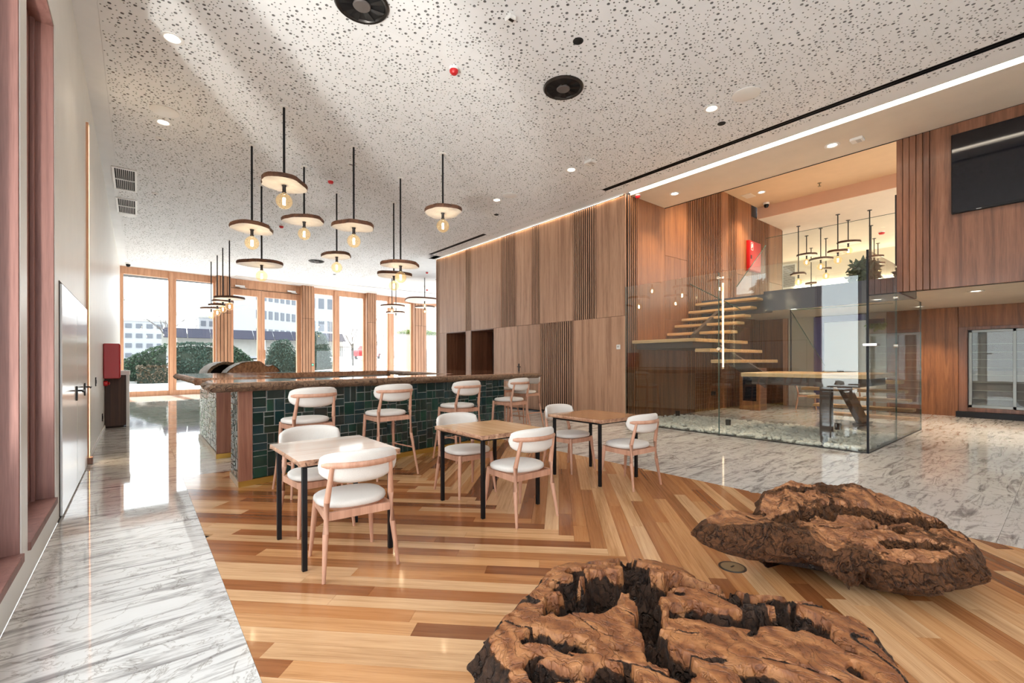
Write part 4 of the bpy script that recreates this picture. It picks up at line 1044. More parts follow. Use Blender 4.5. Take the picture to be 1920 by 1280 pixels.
# big trunk sections standing behind the bar
def trunk(label, cx, cy, R, L, rot, hollow, lobes):
    t = thing('trunk_section', label, 'log', (cx, cy, .47), rot)
    n = 64; outl = []
    for k in range(n):
        a = 2 * PI * k / n
        r = R * (1 + .06 * noise.noise((math.cos(a) * 1.5 + cx, math.sin(a) * 1.5, 0)) + .03 * noise.noise((math.cos(a) * 6, math.sin(a) * 6, cx)))
        x, z = r * math.cos(a) * lobes, R + r * math.sin(a)
        if z > R * 1.4 and .25 < math.cos(a) < .62 and not hollow: z -= .10 * math.sin((math.cos(a) - .25) / .37 * PI)
        outl.append((x, z))
    def ring(y, k, s=1.0): return [(x * s, y + .01 * noise.noise((x * 9, z * 9, y)), R + (z - R) * s) for x, z in outl]
    rings = [ring(-L / 2 + L * q / 8, q, 1 + .03 * noise.noise((q * .7, cx, 0))) for q in range(9)]
    rings = [[(x * (1 + .02 * noise.noise((x * 12, z * 12, y * 6))), y, z) for x, y, z in r] for r in rings]
    zmin = min(v[2] for r in rings for v in r)
    rings = [[(x, y, z - zmin) for x, y, z in r] for r in rings]
    if hollow:
        inner = [[(x * .84, y, R + (z - R) * .84) for x, y, z in r] for r in rings]
        e = MB(); e.loft(rings, caps=False); e.loft(inner[::-1], caps=False); e.loft([rings[0], inner[0]], caps=False); e.loft([inner[-1], rings[-1]], caps=False)
        o = e.build('shell', M_trunk, t, smooth='all')
        o.data.attributes.new('sanded', 'FLOAT', 'POINT').data.foreach_set('value', [.1] * len(o.data.vertices))
        MB().loft([inner[6], [(x * .99, y + .02, z) for x, y, z in inner[6]]]).build('hollow_core', M_slat_back, t)
    else:
        o = MB().loft(rings, caps=False).build('bark_shell', M_trunk, t, smooth='all')
        o.data.attributes.new('sanded', 'FLOAT', 'POINT').data.foreach_set('value', [.1] * len(o.data.vertices))
        for r, s in ((rings[0], -.004), (rings[-1], .004)):
            c = MB().add([(x * .97, y + s, R + (z - R) * .97) for x, y, z in r], [tuple(range(n))]).build('sawn_face', M_trunk, t)
            c.data.attributes.new('sanded', 'FLOAT', 'POINT').data.foreach_set('value', [1.0] * n)
    return t
trunk('hollow trunk section with dark core behind the bar, left of its pair', 1.95, 16.2, .48, 1.5, .04, True, 1.0)
trunk('solid trunk section with brown sawn face behind the bar, right of its pair', 2.42, 14.3, .48, .9, .0, False, 1.45)
for k, (x, y, a, lab) in enumerate(((1.95, 16.2, .04, 'low timber cradle under the hollow trunk section'), (2.42, 14.3, 0, 'low timber cradle under the solid trunk section'))):
    t = thing('log_cradle', lab, 'stand', (x, y, 0), a)
    for q in (-.3, .3): MB().rbox(-.3, q - .08, .0, .3, q + .08, .47).build('bearer', M_walnut_dark, t)

# ---------------------------------------------------------------- cabinet and red box at the end of the corridor
cb = thing('side_cabinet', 'dark wooden cabinet with white top against the left wall near the windows', 'cabinet', (-.33, 13.3, 0))
MB().rbox(-.21, -.30, .04, .13, .42, 1.13).build('carcass', M_cab, cb); MB().box(-.2, -.27, 0, .09, .4, .05).build('plinth', M_slat_back, cb)
MB().rbox(-.21, -.32, 1.13, .20, .46, 1.22).build('top', M_white_pl, cb); MB().rbox(.135, -.26, 0, .185, .46, 1.13).build('side_panel', M_white_pl, cb)
rbx = thing('fire_box', 'bright red fire equipment box hung on the left wall over the wooden cabinet', 'fire box', (-.54, 12.64, 1.07))
MB().rbox(0, -.16, 0, .255, .30, .72, .012).build('body', M_red, rbx); MB().rbox(.255, -.15, .02, .262, .29, .70, .003).build('door', M_red_pl, rbx); MB().rbox(.262, -.13, .30, .272, -.11, .40).build('latch', M_chrome, rbx)
ab = thing('alarm_bell', 'small red fire alarm horn below the red box', 'alarm', (-.54, 12.58, .97))
MB().lathe([(.05, 0), (.055, .03), (.05, .06), (0, .065)], n=14).build('base', M_red_pl, ab, rot=(0, PI / 2, 0), smooth=True); MB().lathe([(.02, .06), (.035, .09), (0, .10)], n=12).build('horn', M_red, ab, rot=(0, PI / 2, 0))

# ---------------------------------------------------------------- chairs, stools, tables
def sring(hw, hd, z, n=36, e=2.6, front=0.0, cy=0.0):
    out = []
    for k in range(n):
        a = 2 * PI * k / n; c, s = math.cos(a), math.sin(a)
        x = hw * math.copysign(abs(c) ** (2 / e), c); y = hd * math.copysign(abs(s) ** (2 / e), s)
        out.append((x * (1 + front * y / hd), y + cy, z))
    return out
def make_chair(name, label, cat, group, sz):
    t = thing(name, label, cat, (0, 0, 0), 0, group)
    prof = ((.86, -.046), (.97, -.038), (1.0, -.022), (.985, -.006), (.93, .004), (.70, .011), (.35, .015))
    MB().loft([sring(.238 * k, .222 * k, sz + z, e=2.5, front=.05, cy=.01) for k, z in prof]).build('seat', M_fabric, t, smooth='all')
    # curved padded back
    rows, cols = 13, 25
    def bp(u, v, off):
        # u -1..1 across, v -1..1 up; half moon outline
        ang = u * 1.02
        wv = math.sqrt(max(0, 1 - abs(u) ** 2.6))
        top, bot = .102 * (wv ** .55), -.112 * wv
        zz = top * (v + 1) / 2 + bot * (1 - v) / 2
        R = .262 - off
        y = -.262 + .262 * (1 - math.cos(ang)) * .92 + (0.262 - R) * math.cos(ang)
        return (R * math.sin(ang) * 1.16, y - .10 * (zz) * .8 - .02, sz + .248 + zz)
    front, back = [], []
    for j in range(rows):
        v = -1 + 2 * j / (rows - 1)
        f_, b_ = [], []
        for i in range(cols):
            u = -1 + 2 * i / (cols - 1)
            th = .024 * (max(0, 1 - abs(v) ** 4) ** .5) * (max(0, 1 - abs(u) ** 6) ** .5)
            f_.append(bp(u, v, th)); b_.append(bp(u, v, -th))
        front.append(f_); back.append(b_)
    b = MB(); vs = [p for r in front for p in r] + [p for r in back for p in r]; K = rows * cols; fs = []
    for j in range(rows - 1):
        for i in range(cols - 1):
            a = j * cols + i; fs.append((a, a + 1, a + cols + 1, a + cols)); fs.append((K + a, K + a + cols, K + a + cols + 1, K + a + 1))
    b.add(vs, fs)
    me = b.mesh('backrest', M_fabric, 'all')
    bm = bmesh.new(); bm.from_mesh(me); bmesh.ops.remove_doubles(bm, verts=bm.verts, dist=.0008); bmesh.ops.recalc_face_normals(bm, faces=bm.faces); bm.to_mesh(me); bm.free()
    put(me, 'backrest', t)
    # bent wooden rail behind the pad
    pts = []
    for k in range(15):
        a = -1 + 2 * k / 14; ang = a * .92
        pts.append((.292 * math.sin(ang) * 1.06, -.318 + .292 * (1 - math.cos(ang)) * .92 - .002, sz + .262))
    MB().tube(pts, [.010] + [.0195] * 13 + [.010], 10, flat=.72).build('back_rail', M_beech, t, smooth=True)
    zf = sz - .055
    sp = 1.0 if sz < .6 else 1.12
    for sx in (-1, 1):
        MB().tube([(sx * .225 * sp, .235 * sp, 0), (sx * .205, .205, zf * .62), (sx * .192, .19, zf + .012)], [.0115, .019, .0205], 12).build('leg', M_beech, t, smooth=True)
        MB().tube([(sx * .245 * sp, -.262 * sp, 0), (sx * .222, -.215, zf * .70), (sx * .212, -.207, sz + .02), (sx * .190, -.262, sz + .262)], [.0115, .0195, .0205, .0145], 12).build('leg', M_beech, t, smooth=True)
    m1 = MB()
    for a, c in (((-.195, .19), (.195, .19)), ((-.205, -.20), (.205, -.20)), ((-.192, .19), (-.214, -.20)), ((.192, .19), (.214, -.20))):
        p0, p1 = Vector((*a, zf - .022)), Vector((*c, zf - .022)); d = (p1 - p0).normalized(); s = Vector((-d.y, d.x, 0)) * .011; u = Vector((0, 0, .026))
        m1.loft([[p + s + u, p - s + u, p - s - u, p + s - u] for p in (p0, p1)])
    m1.build('seat_frame', M_beech, t)
    m1 = MB(); m1.loft([sring(.19, .18, sz - .060, 28), sring(.20, .185, sz - .044, 28)]); m1.build('seat_pan', M_beech, t)
    if sz > .6:
        m1 = MB(); zz = .27
        m1.tube([(-.213, .222, zz), (.213, .222, zz)], .011, 8, flat=.8); m1.tube([(-.213, .222, zz + .06), (-.24, -.245, zz + .06)], .009, 8); m1.tube([(.213, .222, zz + .06), (.24, -.245, zz + .06)], .009, 8)
        m1.build('footrest', M_beech, t, smooth=True)
    return t
G1 = 'cream padded dining chairs at the small tables'
ch = make_chair('dining_chair', 'cream padded wooden chair nearest the view, its back towards us at the pale table', 'chair', G1, .475)
ch.location = (1.17, 3.24, 0); ch.rotation_euler.z = math.radians(-4)
CH = [(2.70, 3.22, 1, 'cream padded wooden chair with its back to us at the middle live edge table'), (4.37, 3.24, -2, 'cream padded wooden chair with its back to us at the orange oak table'),
      (1.20, 4.12, 182, 'cream padded wooden chair facing us across the pale table'), (2.76, 4.17, 178, 'cream padded wooden chair facing us across the middle live edge table'), (4.38, 4.17, 181, 'cream padded wooden chair facing us across the orange oak table')]
for x, y, a, lab in CH: copy_tree(ch, (x, y, 0), math.radians(a), lab)
for x, y, a, lab in ((15.0, 4.9, 200, 'pale cafe chair under the upper floor before the violet frame'), (14.9, 3.3, 150, 'pale cafe chair under the upper floor near the wooden back wall')):
    c = copy_tree(ch, (x, y, 0), math.radians(a), lab); c['group'] = 'cafe chairs behind the stairs'
G2 = 'cream padded bar stools'
sl = make_chair('bar_stool', 'first cream bar stool from the corridor end of the tiled bar', 'bar stool', G2, .785)
sl.location = (1.44, 5.36, 0); sl.rotation_euler.z = math.radians(8)
ST = [(2.42, 5.46, 4, 'second cream bar stool from the corridor end of the tiled bar'), (3.62, 5.68, 7, 'third cream bar stool from the corridor end of the tiled bar'), (4.86, 6.02, 12, 'fourth cream bar stool, standing at the end of the green tiles'),
      (6.35, 7.35, 100, 'cream bar stool round the corner of the bar, seen through the fourth stool'), (6.75, 8.6, 104, 'cream bar stool along the far side of the bar towards the hidden door'), (7.15, 9.95, 104, 'cream bar stool at the far back corner of the bar')]
for x, y, a, lab in ST: copy_tree(sl, (x, y, 0), math.radians(a), lab)

def make_table(label, x0, y0, x1, y1, mat, seed, pale=False):
    cx, cy = (x0 + x1) / 2, (y0 + y1) / 2
    t = thing('cafe_table', label, 'table', (cx, cy, 0), 0, 'small square cafe tables')
    hx, hy = (x1 - x0) / 2, (y1 - y0) / 2
    P = resample([(-hx, -hy, True), (hx, -hy, True), (hx, hy, True), (-hx, hy, True)], .04); n = len(P); rings = []
    for zz, k in ((.712, -.012), (.722, -.001), (.735, .003), (.746, .001), (.750, -.003)):
        r = []
        for x, y, _ in P:
            live = abs(y + hy) < 1e-6 or abs(y - hy) < 1e-6
            w = (.012 * noise.noise((x * 7 + seed, y * 7, zz * 20)) + .006 * noise.noise((x * 25 + seed, y * 25, zz * 60))) if live else 0
            r.append((x * (1 + (k if not live else 0) / hx), y + math.copysign(k + w, y) if live else y, zz))
        rings.append(r)
    b = MB(); b.add(rings[0], [tuple(range(n))[::-1]]); b.add(rings[-1], [tuple(range(n))]); b.build('table_top', mat, t)
    o = MB().loft(rings, caps=False).build('edge', M_live, t, smooth='all')
    o.data.attributes.new('sanded', 'FLOAT', 'POINT').data.foreach_set('value', [(.92 if abs(abs(P[i % n][1]) - hy) > 1e-6 else .62) for i in range(len(o.data.vertices))])
    lx, ly = hx - .055, hy - .055
    for sx in (-1, 1):
        for sy in (-1, 1): MB().rbox(sx * lx - .016, sy * ly - .016, 0, sx * lx + .016, sy * ly + .016, .69, .002).build('leg', M_black, t)
    m1 = MB(); m1.rbox(-lx - .016, -ly - .016, .69, lx + .016, -ly + .016, .712); m1.rbox(-lx - .016, ly - .016, .69, lx + .016, ly + .016, .712); m1.rbox(-lx - .016, -ly + .016, .69, -lx + .016, ly - .016, .712); m1.rbox(lx - .016, -ly + .016, .69, lx + .016, ly - .016, .712)
    m1.build('under_frame', M_black, t)
    return t
M_tabletop2 = wood('amber oak table top', (.33, .125, .040), (.52, .235, .085), (.64, .335, .14), axis='Y', rough=.24, spread=0, bump=.02, coat=.4)
make_table('wooden table painted pale like a window reflection, on black legs nearest the corridor', .81, 3.21, 1.53, 4.03, M_table_sheen, 1)
make_table('middle oak table with a live edge on black legs', 2.33, 3.28, 3.10, 4.09, M_tabletop, 5)
make_table('orange oak table on black legs nearest the marble and the glass stair', 3.95, 3.30, 4.73, 4.13, M_tabletop2, 9)

# ---------------------------------------------------------------- wood slice pendant lamps
def make_slice(seed, R):
    n = 48; rr = random.Random(seed); ph = [rr.uniform(0, 6.3) for _ in range(4)]
    def rad(a): return R * (1 + .10 * math.sin(2 * a + ph[0]) + .05 * math.sin(3 * a + ph[1]) + .03 * math.sin(5 * a + ph[2]) + .05 * noise.noise((math.cos(a) * 2.2 + seed, math.sin(a) * 2.2, 0)))
    base = [(rad(2 * PI * k / n), 2 * PI * k / n) for k in range(n)]
    rings = []
    for z, k in ((0, -.006), (.014, .003), (.036, .006), (.056, .002), (.068, -.006)):
        rings.append([((r + k + .007 * noise.noise((r * 30, a * 9, z * 60 + seed))) * math.cos(a), (r + k + .007 * noise.noise((a * 11, r * 30, z * 50))) * math.sin(a), z) for r, a in base])
    rim = MB().loft(rings, caps=False).mesh('bark_rim', M_slice, 'all')
    und = MB().add(rings[0], [tuple(range(n))[::-1]]).mesh('underside', M_slice_under)
    top = MB().add(rings[-1], [tuple(range(n))]).mesh('upper_face', M_slice)
    return rim, und, top
BM = {}
def pendant(label, x, y, zs, R, seed, group, zc=HC, rod=.018, lit=True, br=.118, drop=.17):
    t = thing('pendant_lamp', label, 'pendant lamp', (x, y, zs), 0, group)
    if (round(R, 2), seed % 6) not in BM: BM[round(R, 2), seed % 6] = make_slice(seed, R)
    rim, und, top = BM[round(R, 2), seed % 6]
    rz = random.Random(seed).uniform(0, 6.3)
    for me, nm in ((rim, 'bark_rim'), (und, 'underside'), (top, 'upper_face')): put(me, nm, t, rot=(0, 0, rz))
    MB().tube([(0, 0, .05), (0, 0, zc - zs)], rod, 8).build('rod', M_black, t, smooth=True)
    MB().lathe([(0, zc - zs - .014), (.06, zc - zs - .012), (.065, zc - zs), (0, zc - zs)], n=16).build('canopy', M_black if zc > 6 else M_white_pl, t)
    if 'holder' not in BM:
        BM['holder'] = MB().lathe([(0, -.115), (.030, -.115), (.033, -.10), (.026, -.095), (.026, -.02), (.034, -.01), (.034, .01), (0, .01)], n=14).mesh('lamp_holder', M_darkmetal, True)
        for nm, r0 in (('b', .118), ('s', .085)):
            pr = [(.0, -r0)] + [(r0 * math.sin(a), -r0 * math.cos(a)) for a in [PI * k / 14 for k in range(1, 13)]] + [(.030, r0 * 1.02), (.026, r0 * 1.22)]
            BM[nm] = MB().lathe(pr, n=24).mesh('bulb', M_bulb, 'all')
            BM['f' + nm] = MB().lathe([(0, -r0 * .50), (r0 * .16, -r0 * .46), (r0 * .16, r0 * .42), (0, r0 * .46)], n=10).mesh('filament', M_fil, True)
    put(BM['holder'], 'lamp_holder', t)
    k = 'b' if br > .1 else 's'
    bl = put(BM[k], 'bulb', t, loc=(0, 0, -.10 - (.118 if k == 'b' else .085) * 1.2))
    put(BM['f' + k], 'filament', bl)
    return t
def slab_z(y, Z): return 1.4 - (y - 678.5) * Z / 860
GP = 'wood slice pendant lamps over the bar'
PD = [(1.74, 7.63, 345, 87, 'nearest and largest wood slice pendant, its smooth pale brown rim hanging highest on the left'), (1.60, 9.36, 428, 80, 'dark barked pendant hanging lowest on the far left of the front cluster'), (2.13, 11.36, 495, 76, 'low pendant with a twig stub, in front of the second window door'),
      (2.58, 9.71, 414, 72, 'dark pendant directly right of the largest one'), (3.04, 8.25, 425, 74, 'thick dark barked pendant in the middle of the cluster'), (3.57, 10.77, 480, 57, 'small low pendant beneath the middle of the cluster'),
      (4.33, 9.04, 497, 69, 'right low pendant in front of another low one'), (4.87, 10.54, 516, 62, 'lowest pendant, half behind its right neighbour'), (4.44, 7.48, 398, 75, 'rightmost pendant of the front cluster, alone by the walnut wall')]
SY, CYW = math.sin(YAW), math.cos(YAW)
for i, (x, y, py, w, lab) in enumerate(PD):
    Z = x * SY + y * CYW
    pendant(lab, x, y, slab_z(py, Z) - .02, w * Z / 860 / 2 * .93, 31 + i, GP, br=.118)
PR = [(2.21, 21.1, 579, 32, 'wood slice pendant farthest back of the row of four before the first pillar'), (2.25, 19.7, 573, 30, 'third wood slice pendant of the row of four before the first pillar'), (2.25, 18.3, 566, 34, 'second wood slice pendant of the row of four before the first pillar'), (2.28, 17.06, 560, 46, 'nearest wood slice pendant of the row of four before the first pillar')]
for i, (x, y, py, w, lab) in enumerate(PR):
    Z = x * SY + y * CYW
    pendant(lab, x, y, slab_z(py, Z), w * Z / 860 / 2, 50 + i, 'row of pendants before the first pillar', br=.118)
PQ = [(9.1, 19.9, 575, 44, 'left pendant of the far group beside the walnut wall edge'), (9.9, 21.2, 587, 32, 'lowest pendant of the far group beside the walnut wall edge'), (10.3, 19.0, 565, 78, 'broad barked pendant topping the far group beside the walnut wall edge'), (11.5, 21.2, 577, 34, 'right pendant of the far group beside the walnut wall edge')]
for i, (x, y, py, w, lab) in enumerate(PQ):
    Z = x * SY + y * CYW
    pendant(lab, x, y, slab_z(py, Z), w * Z / 860 / 2, 60 + i, 'far group of pendants by the walnut wall', br=.08)
PM = [(17.8, 6.05, 515, 27, 'upstairs pendant at the left, hanging low before the light line'), (19.4, 6.32, 479, 30, 'upstairs pendant second from the left, hanging high'), (21.66, 6.89, 532, 18, 'small farthest upstairs pendant at the lower left'), (18.7, 5.65, 487, 34, 'broad pale upstairs pendant at the centre left'), (20.4, 5.99, 505, 18, 'small upstairs pendant behind the broad pale one'),
      (17.36, 4.77, 473, 30, 'dark rimmed upstairs pendant in the middle'), (18.35, 4.75, 456, 33, 'tilted looking upstairs pendant hanging highest, right of the middle'), (17.64, 4.01, 500, 26, 'upstairs pendant low behind the black glass corner'), (19.69, 4.44, 520, 20, 'lowest upstairs pendant above the left plant'), (21.85, 4.83, 483, 26, 'upstairs pendant behind the glass balustrade corner'), (22.86, 4.93, 495, 18, 'farthest upstairs pendant above the right plant')]
for i, (x, y, py, w, lab) in enumerate(PM):
    Z = x * SY + y * CYW
    pendant(lab, x, y, 1.4 - (py - 676) * Z / 860, w * Z / 860 / 2, 70 + i, 'pendants of the upper floor', zc=6.08, br=.118, rod=.016)

# ---------------------------------------------------------------- root sculptures
def outline_fn(pts, c):
    A = sorted((math.atan2(y - c[1], x - c[0]), math.hypot(x - c[0], y - c[1])) for x, y in pts)
    def f(a):
        a = (a + PI) % (2 * PI) - PI
        for i in range(len(A)):
            a0, r0 = A[i - 1]; a1, r1 = A[i]
            if i == 0: a0 -= 2 * PI
            if a0 <= a <= a1: 
                t = (a - a0) / max(1e-6, a1 - a0); t = t * t * (3 - 2 * t); return r0 + (r1 - r0) * t
        a0, r0 = A[-1]; a1, r1 = A[0]; a1 += 2 * PI
        t = (a - a0) / max(1e-6, a1 - a0); t = t * t * (3 - 2 * t); return r0 + (r1 - r0) * t
    return f
def ridged(x, y, z, f): return 1 - abs(noise.noise((x * f, y * f, z * f))) * 2
def root_piece(name, label, c, pts, top, under, crev, mat, nth=300, nr=84, ns=46, under_cut=.30):
    f = outline_fn(pts, c); t = thing(name, label, 'root sculpture', (c[0], c[1], 0))
    vs, fs, att = [], [], []
    def edge(a):
        r = f(a); x, y = c[0] + r * math.cos(a), c[1] + r * math.sin(a)
        return r * (1 + .05 * fbm(x * 5, y * 5, 3.3) + .025 * fbm(x * 17, y * 17, 1.3) + .012 * noise.noise((x * 50, y * 50, 0)))
    E = [edge(2 * PI * k / nth) for k in range(nth)]
    rows = []
    for j in range(nr + 1):
        s = (j / nr) ** .8; row = []
        for k in range(nth):
            a = 2 * PI * k / nth; r = E[k] * s * (1 if j else 0)
            x, y = c[0] + r * math.cos(a), c[1] + r * math.sin(a)
            z, sand = top(x, y, s)
            d, sd = crev(x, y, s)
            z -= d; sand = min(sand, sd)
            if s > .93: z -= .07 * ((s - .93) / .07) ** 2 * (.6 + .8 * abs(fbm(x * 9, y * 9, 5))); sand *= 1 - .8 * (s - .93) / .07
            cx_, cy_ = x + .10 * fbm(x * 2.5, y * 2.5, 31), y + .10 * fbm(x * 2.5, y * 2.5, 37)
            ck = abs(noise.noise((cx_ * 5.2, cy_ * 2.6, 3.0)))
            if ck < .035 and noise.noise((x * 4, y * 4, 50)) > -.05: d2 = (1 - ck / .035); z -= .012 * d2; sand *= 1 - .95 * min(1, d2 * 1.6)
            rough = 1 - sand
            z += .0035 * fbm(x * 24, y * 24, 0) + rough * (.020 * fbm(x * 30, y * 30, 2) + .016 * (ridged(x, y + .4 * x, 2, 26) - .5) + .006 * noise.noise((x * 120, y * 120, 1)))
            row.append((x, y, z, sand))
        rows.append(row)
    for j in range(1, ns + 1):
        u = j / ns; row = []
        for k in range(nth):
            a = 2 * PI * k / nth; x0, y0, z0, _ = rows[nr][k]
            bulge = math.sin(u * PI) * .045
            zb = max(0.0, under(x0, y0)); z = z0 + (zb - z0) * u
            shrink = 1 + bulge - min(under_cut, .20 / E[k]) * max(0, u - .30) ** 1.4 / .70 ** 1.4
            n = .045 * (ridged(a * 2.2, z * 3.5, c[0], 1.6) - .5) + .030 * (ridged(a * 5, z * 6.0, 4.0, 1.7) - .5) + .012 * fbm(a * 40, z * 22, c[1])
            n += .014 * (ridged(a * 9, z * 10, 2.0, 1.9) - .5) + .006 * noise.noise((a * 90, z * 60, 0))
            r = E[k] * shrink + n * min(1, u * 5)
            row.append((c[0] + r * math.cos(a), c[1] + r * math.sin(a), z, .12 + .3 * max(0, fbm(a * 3, z * 4, 8))))
        rows.append(row)
    zl = rows[-1]
    for j, r in enumerate(rows):
        for x, y, z, sd in r: vs.append((x - c[0], y - c[1], max(z, .0))); att.append(sd)
    R = len(rows)
    for j in range(1, R - 1):
        for k in range(nth): fs.append((j * nth + k, j * nth + (k + 1) % nth, (j + 1) * nth + (k + 1) % nth, (j + 1) * nth + k))
    vs.append((0, 0, rows[0][0][2])); att.append(rows[0][0][3]); ci = len(vs) - 1
    for k in range(nth): fs.append((ci, nth + (k + 1) % nth, nth + k))
    fs.append(tuple((R - 1) * nth + k for k in range(nth)))
    b = MB(); b.v = vs; b.f = fs
    o = b.build('root_wood', mat, t, smooth='all')
    o.data.attributes.new('sanded', 'FLOAT', 'POINT').data.foreach_set('value', att)
    return t
# front root: flat sanded top with a torn bark hollow in the middle
P1 = [(1.46, 1.63), (1.70, 1.73), (1.86, 1.66), (2.08, 1.54), (2.18, 1.34), (2.13, 1.12), (2.17, .95), (2.34, .67), (2.30, .52), (2.10, .40), (1.80, .30), (1.50, .34), (1.25, .55), (1.02, .85), (.95, 1.15), (1.02, 1.42), (1.13, 1.50), (1.24, 1.54)]
def top1(x, y, s): return .385 + .012 * fbm(x * 2.2, y * 2.2, 1) - .05 * max(0, s - .7) / .3, 1.0
def crev1(x, y, s):
    d, sd = 0.0, 1.0
    wx, wy = x + .15 * fbm(x * 4.5, y * 4.5, 7), y + .15 * fbm(x * 4.5, y * 4.5, 11)
    for (ax, ay), (bx, by), w, dep in (((1.64, 1.40), (2.00, 1.12), .120, .22), ((1.80, 1.28), (1.98, 1.46), .07, .13), ((1.78, 1.26), (1.52, 1.00), .065, .16), ((1.52, 1.00), (1.36, .84), .05, .12), ((1.58, 1.30), (1.38, 1.36), .085, .19), ((1.95, 1.15), (2.10, 1.0), .07, .15), ((1.98, .95), (2.32, .66), .050, .10), ((1.72, .98), (1.96, .72), .065, .15), ((1.14, 1.28), (1.26, 1.14), .045, .10), ((1.84, 1.58), (1.96, 1.36), .040, .09), ((1.02, 1.10), (1.22, .92), .05, .13), ((1.38, .66), (1.62, .60), .055, .12), ((1.62, 1.58), (1.52, 1.48), .035, .08), ((2.06, .78), (2.0, .55), .05, .12), ((1.22, .72), (1.40, .46), .05, .13)):
        px, py = wx - ax, wy - ay; ex, ey = bx - ax, by - ay; tt = max(0, min(1, (px * ex + py * ey) / (ex * ex + ey * ey)))
        q = math.hypot(px - ex * tt, py - ey * tt) / w
        q += .75 * fbm(x * 11, y * 11, ax) + .10 * noise.noise((x * 38, y * 38, ax))
        if q < 1: k = 1 - q; d = max(d, dep * min(1, k * 3.6) * (.45 + .75 * min(1, max(0, ridged(x, y, ax, 7.0))) + .5 * fbm(x * 15, y * 15, 4))); sd = min(sd, max(0, 1 - k * 5))
    v = noise.noise((x * 9.5, y * 9.5, 20))
    if v > .52: d = max(d, (v - .52) * .35); sd = min(sd, 1 - (v - .52) * 8)
    return d, max(0, sd)
def under1(x, y): return .0
root_piece('root_table', 'gnarled root table with flat sanded top and torn dark hollow, nearest the view', (1.66, 1.0), P1, top1, under1, crev1, M_burl, nth=640, nr=190, ns=60)
# rear root: lumpy weathered stump with a raised back ridge and a snout pointing left
P2 = [(2.85, 1.46), (2.91, 1.60), (3.10, 1.54), (3.28, 1.36), (3.52, 1.46), (3.78, 1.44), (4.05, 1.22), (4.22, .95), (4.28, .66), (4.18, .46), (3.98, .36), (3.78, .34), (3.56, .42), (3.36, .50), (3.24, .78), (3.14, 1.04), (3.05, 1.20), (2.92, 1.33)]
def top2(x, y, s):
    q = (x - 3.30) * .62 + (y - 1.25) * .78          # distance across the ridge, back side positive
    z = .345 + .18 * max(0, min(1, (q + .02) / .35)) + .05 * fbm(x * 3.2, y * 3.2, 9) - .09 * s ** 4
    if x < 3.3: k = max(0, min(1, (3.3 - x) / .2)); z = z * (1 - .7 * k) + .40 * .7 * k
    z += .035 * (ridged(x * .9 + y * .5, y - x * .55, 1, 4.2) - .55)
    return z, .62 + .5 * fbm(x * 3, y * 3, 6)
def crev2(x, y, s):
    d, sd = 0.0, 1.0
    wx, wy = x + .05 * fbm(x * 5, y * 5, 7), y + .05 * fbm(x * 5, y * 5, 11)
    for (ax, ay), (bx, by), w, dep in (((3.30, 1.30), (3.75, .98), .055, .10), ((3.75, .98), (4.15, .52), .065, .13), ((3.55, .82), (3.66, .72), .070, .20), ((3.82, .62), (3.92, .58), .05, .13), ((3.22, 1.22), (3.42, 1.14), .04, .07), ((3.62, 1.36), (3.9, 1.12), .03, .05), ((3.40, .70), (3.62, .50), .045, .08)):
        px, py = wx - ax, wy - ay; ex, ey = bx - ax, by - ay; tt = max(0, min(1, (px * ex + py * ey) / (ex * ex + ey * ey)))
        q = math.hypot(px - ex * tt, py - ey * tt) / w + .7 * fbm(x * 12, y * 12, ax) + .2 * noise.noise((x * 40, y * 40, ax))
        if q < 1: k = 1 - q; d = max(d, dep * min(1, k * 2.2)); sd = min(sd, max(0, 1 - k * 4))
    return d, max(0, sd)
def under2(x, y):
    if x < 3.2: return .13 * min(1, (3.2 - x) / .08)
    return .03 + .06 * max(0, fbm(x * 6, y * 6, 2))
root_piece('root_stump', 'lumpy weathered root stump with a snout pointing left, behind the flat root table', (3.62, .90), P2, top2, under2, crev2, M_burl2, under_cut=.42, nth=640, nr=170, ns=80)
fo = thing('floor_outlet', 'round bronze floor outlet lid between the two roots', 'floor outlet', (3.13, 1.47, 0))
MB().lathe([(0, .0), (.078, 0), (.078, .003), (.070, .005), (0, .005)], n=36).build('lid', M_bronze, fo); MB().lathe([(.078, 0), (.088, 0), (.087, .004), (.078, .004)], n=36).build('ring', M_darkmetal, fo); MB().rbox(-.018, -.006, .005, .018, .006, .008).build('latch', M_darkmetal, fo)

# ---------------------------------------------------------------- outside
def gz(x, y):
    return -.05 + max(0, y - 27) * .024 + max(0, x - 4) * max(0, min(1, (y - 27) / 10)) * .085
b = MB(); nx, ny = 44, 30
for j in range(ny + 1):
    for i in range(nx + 1):
        x = -60 + 160 * i / nx; y = yw(x) + .2 + 120 * (j / ny) ** 1.8
        b.v.append((x, y, gz(x, y)))
for j in range(ny):
    for i in range(nx): a = j * (nx + 1) + i; b.f.append((a, a + 1, a + nx + 2, a + nx + 1))
struct(b.build('ground', M_asphalt, smooth='all'))
struct(MB().box(-60, -60, -.12, -.97, yw(-1) + .2, -.05).build('ground_left', M_asphalt))
struct(MB().box(-.97, -60, -.12, 60, ROOM_Y0 - .02, -.05).build('ground_back', M_asphalt))
m1 = MB()
for q in range(40):
    x0 = -8 + q * .8; m1.prism([(x0, 35.2), (x0 + .79, 35.2), (x0 + .79, 35.42), (x0, 35.42)], gz(x0, 35.2) - .1, gz(x0 + .4, 35.3) + .13)
struct(m1.build('kerb', M_kerb))
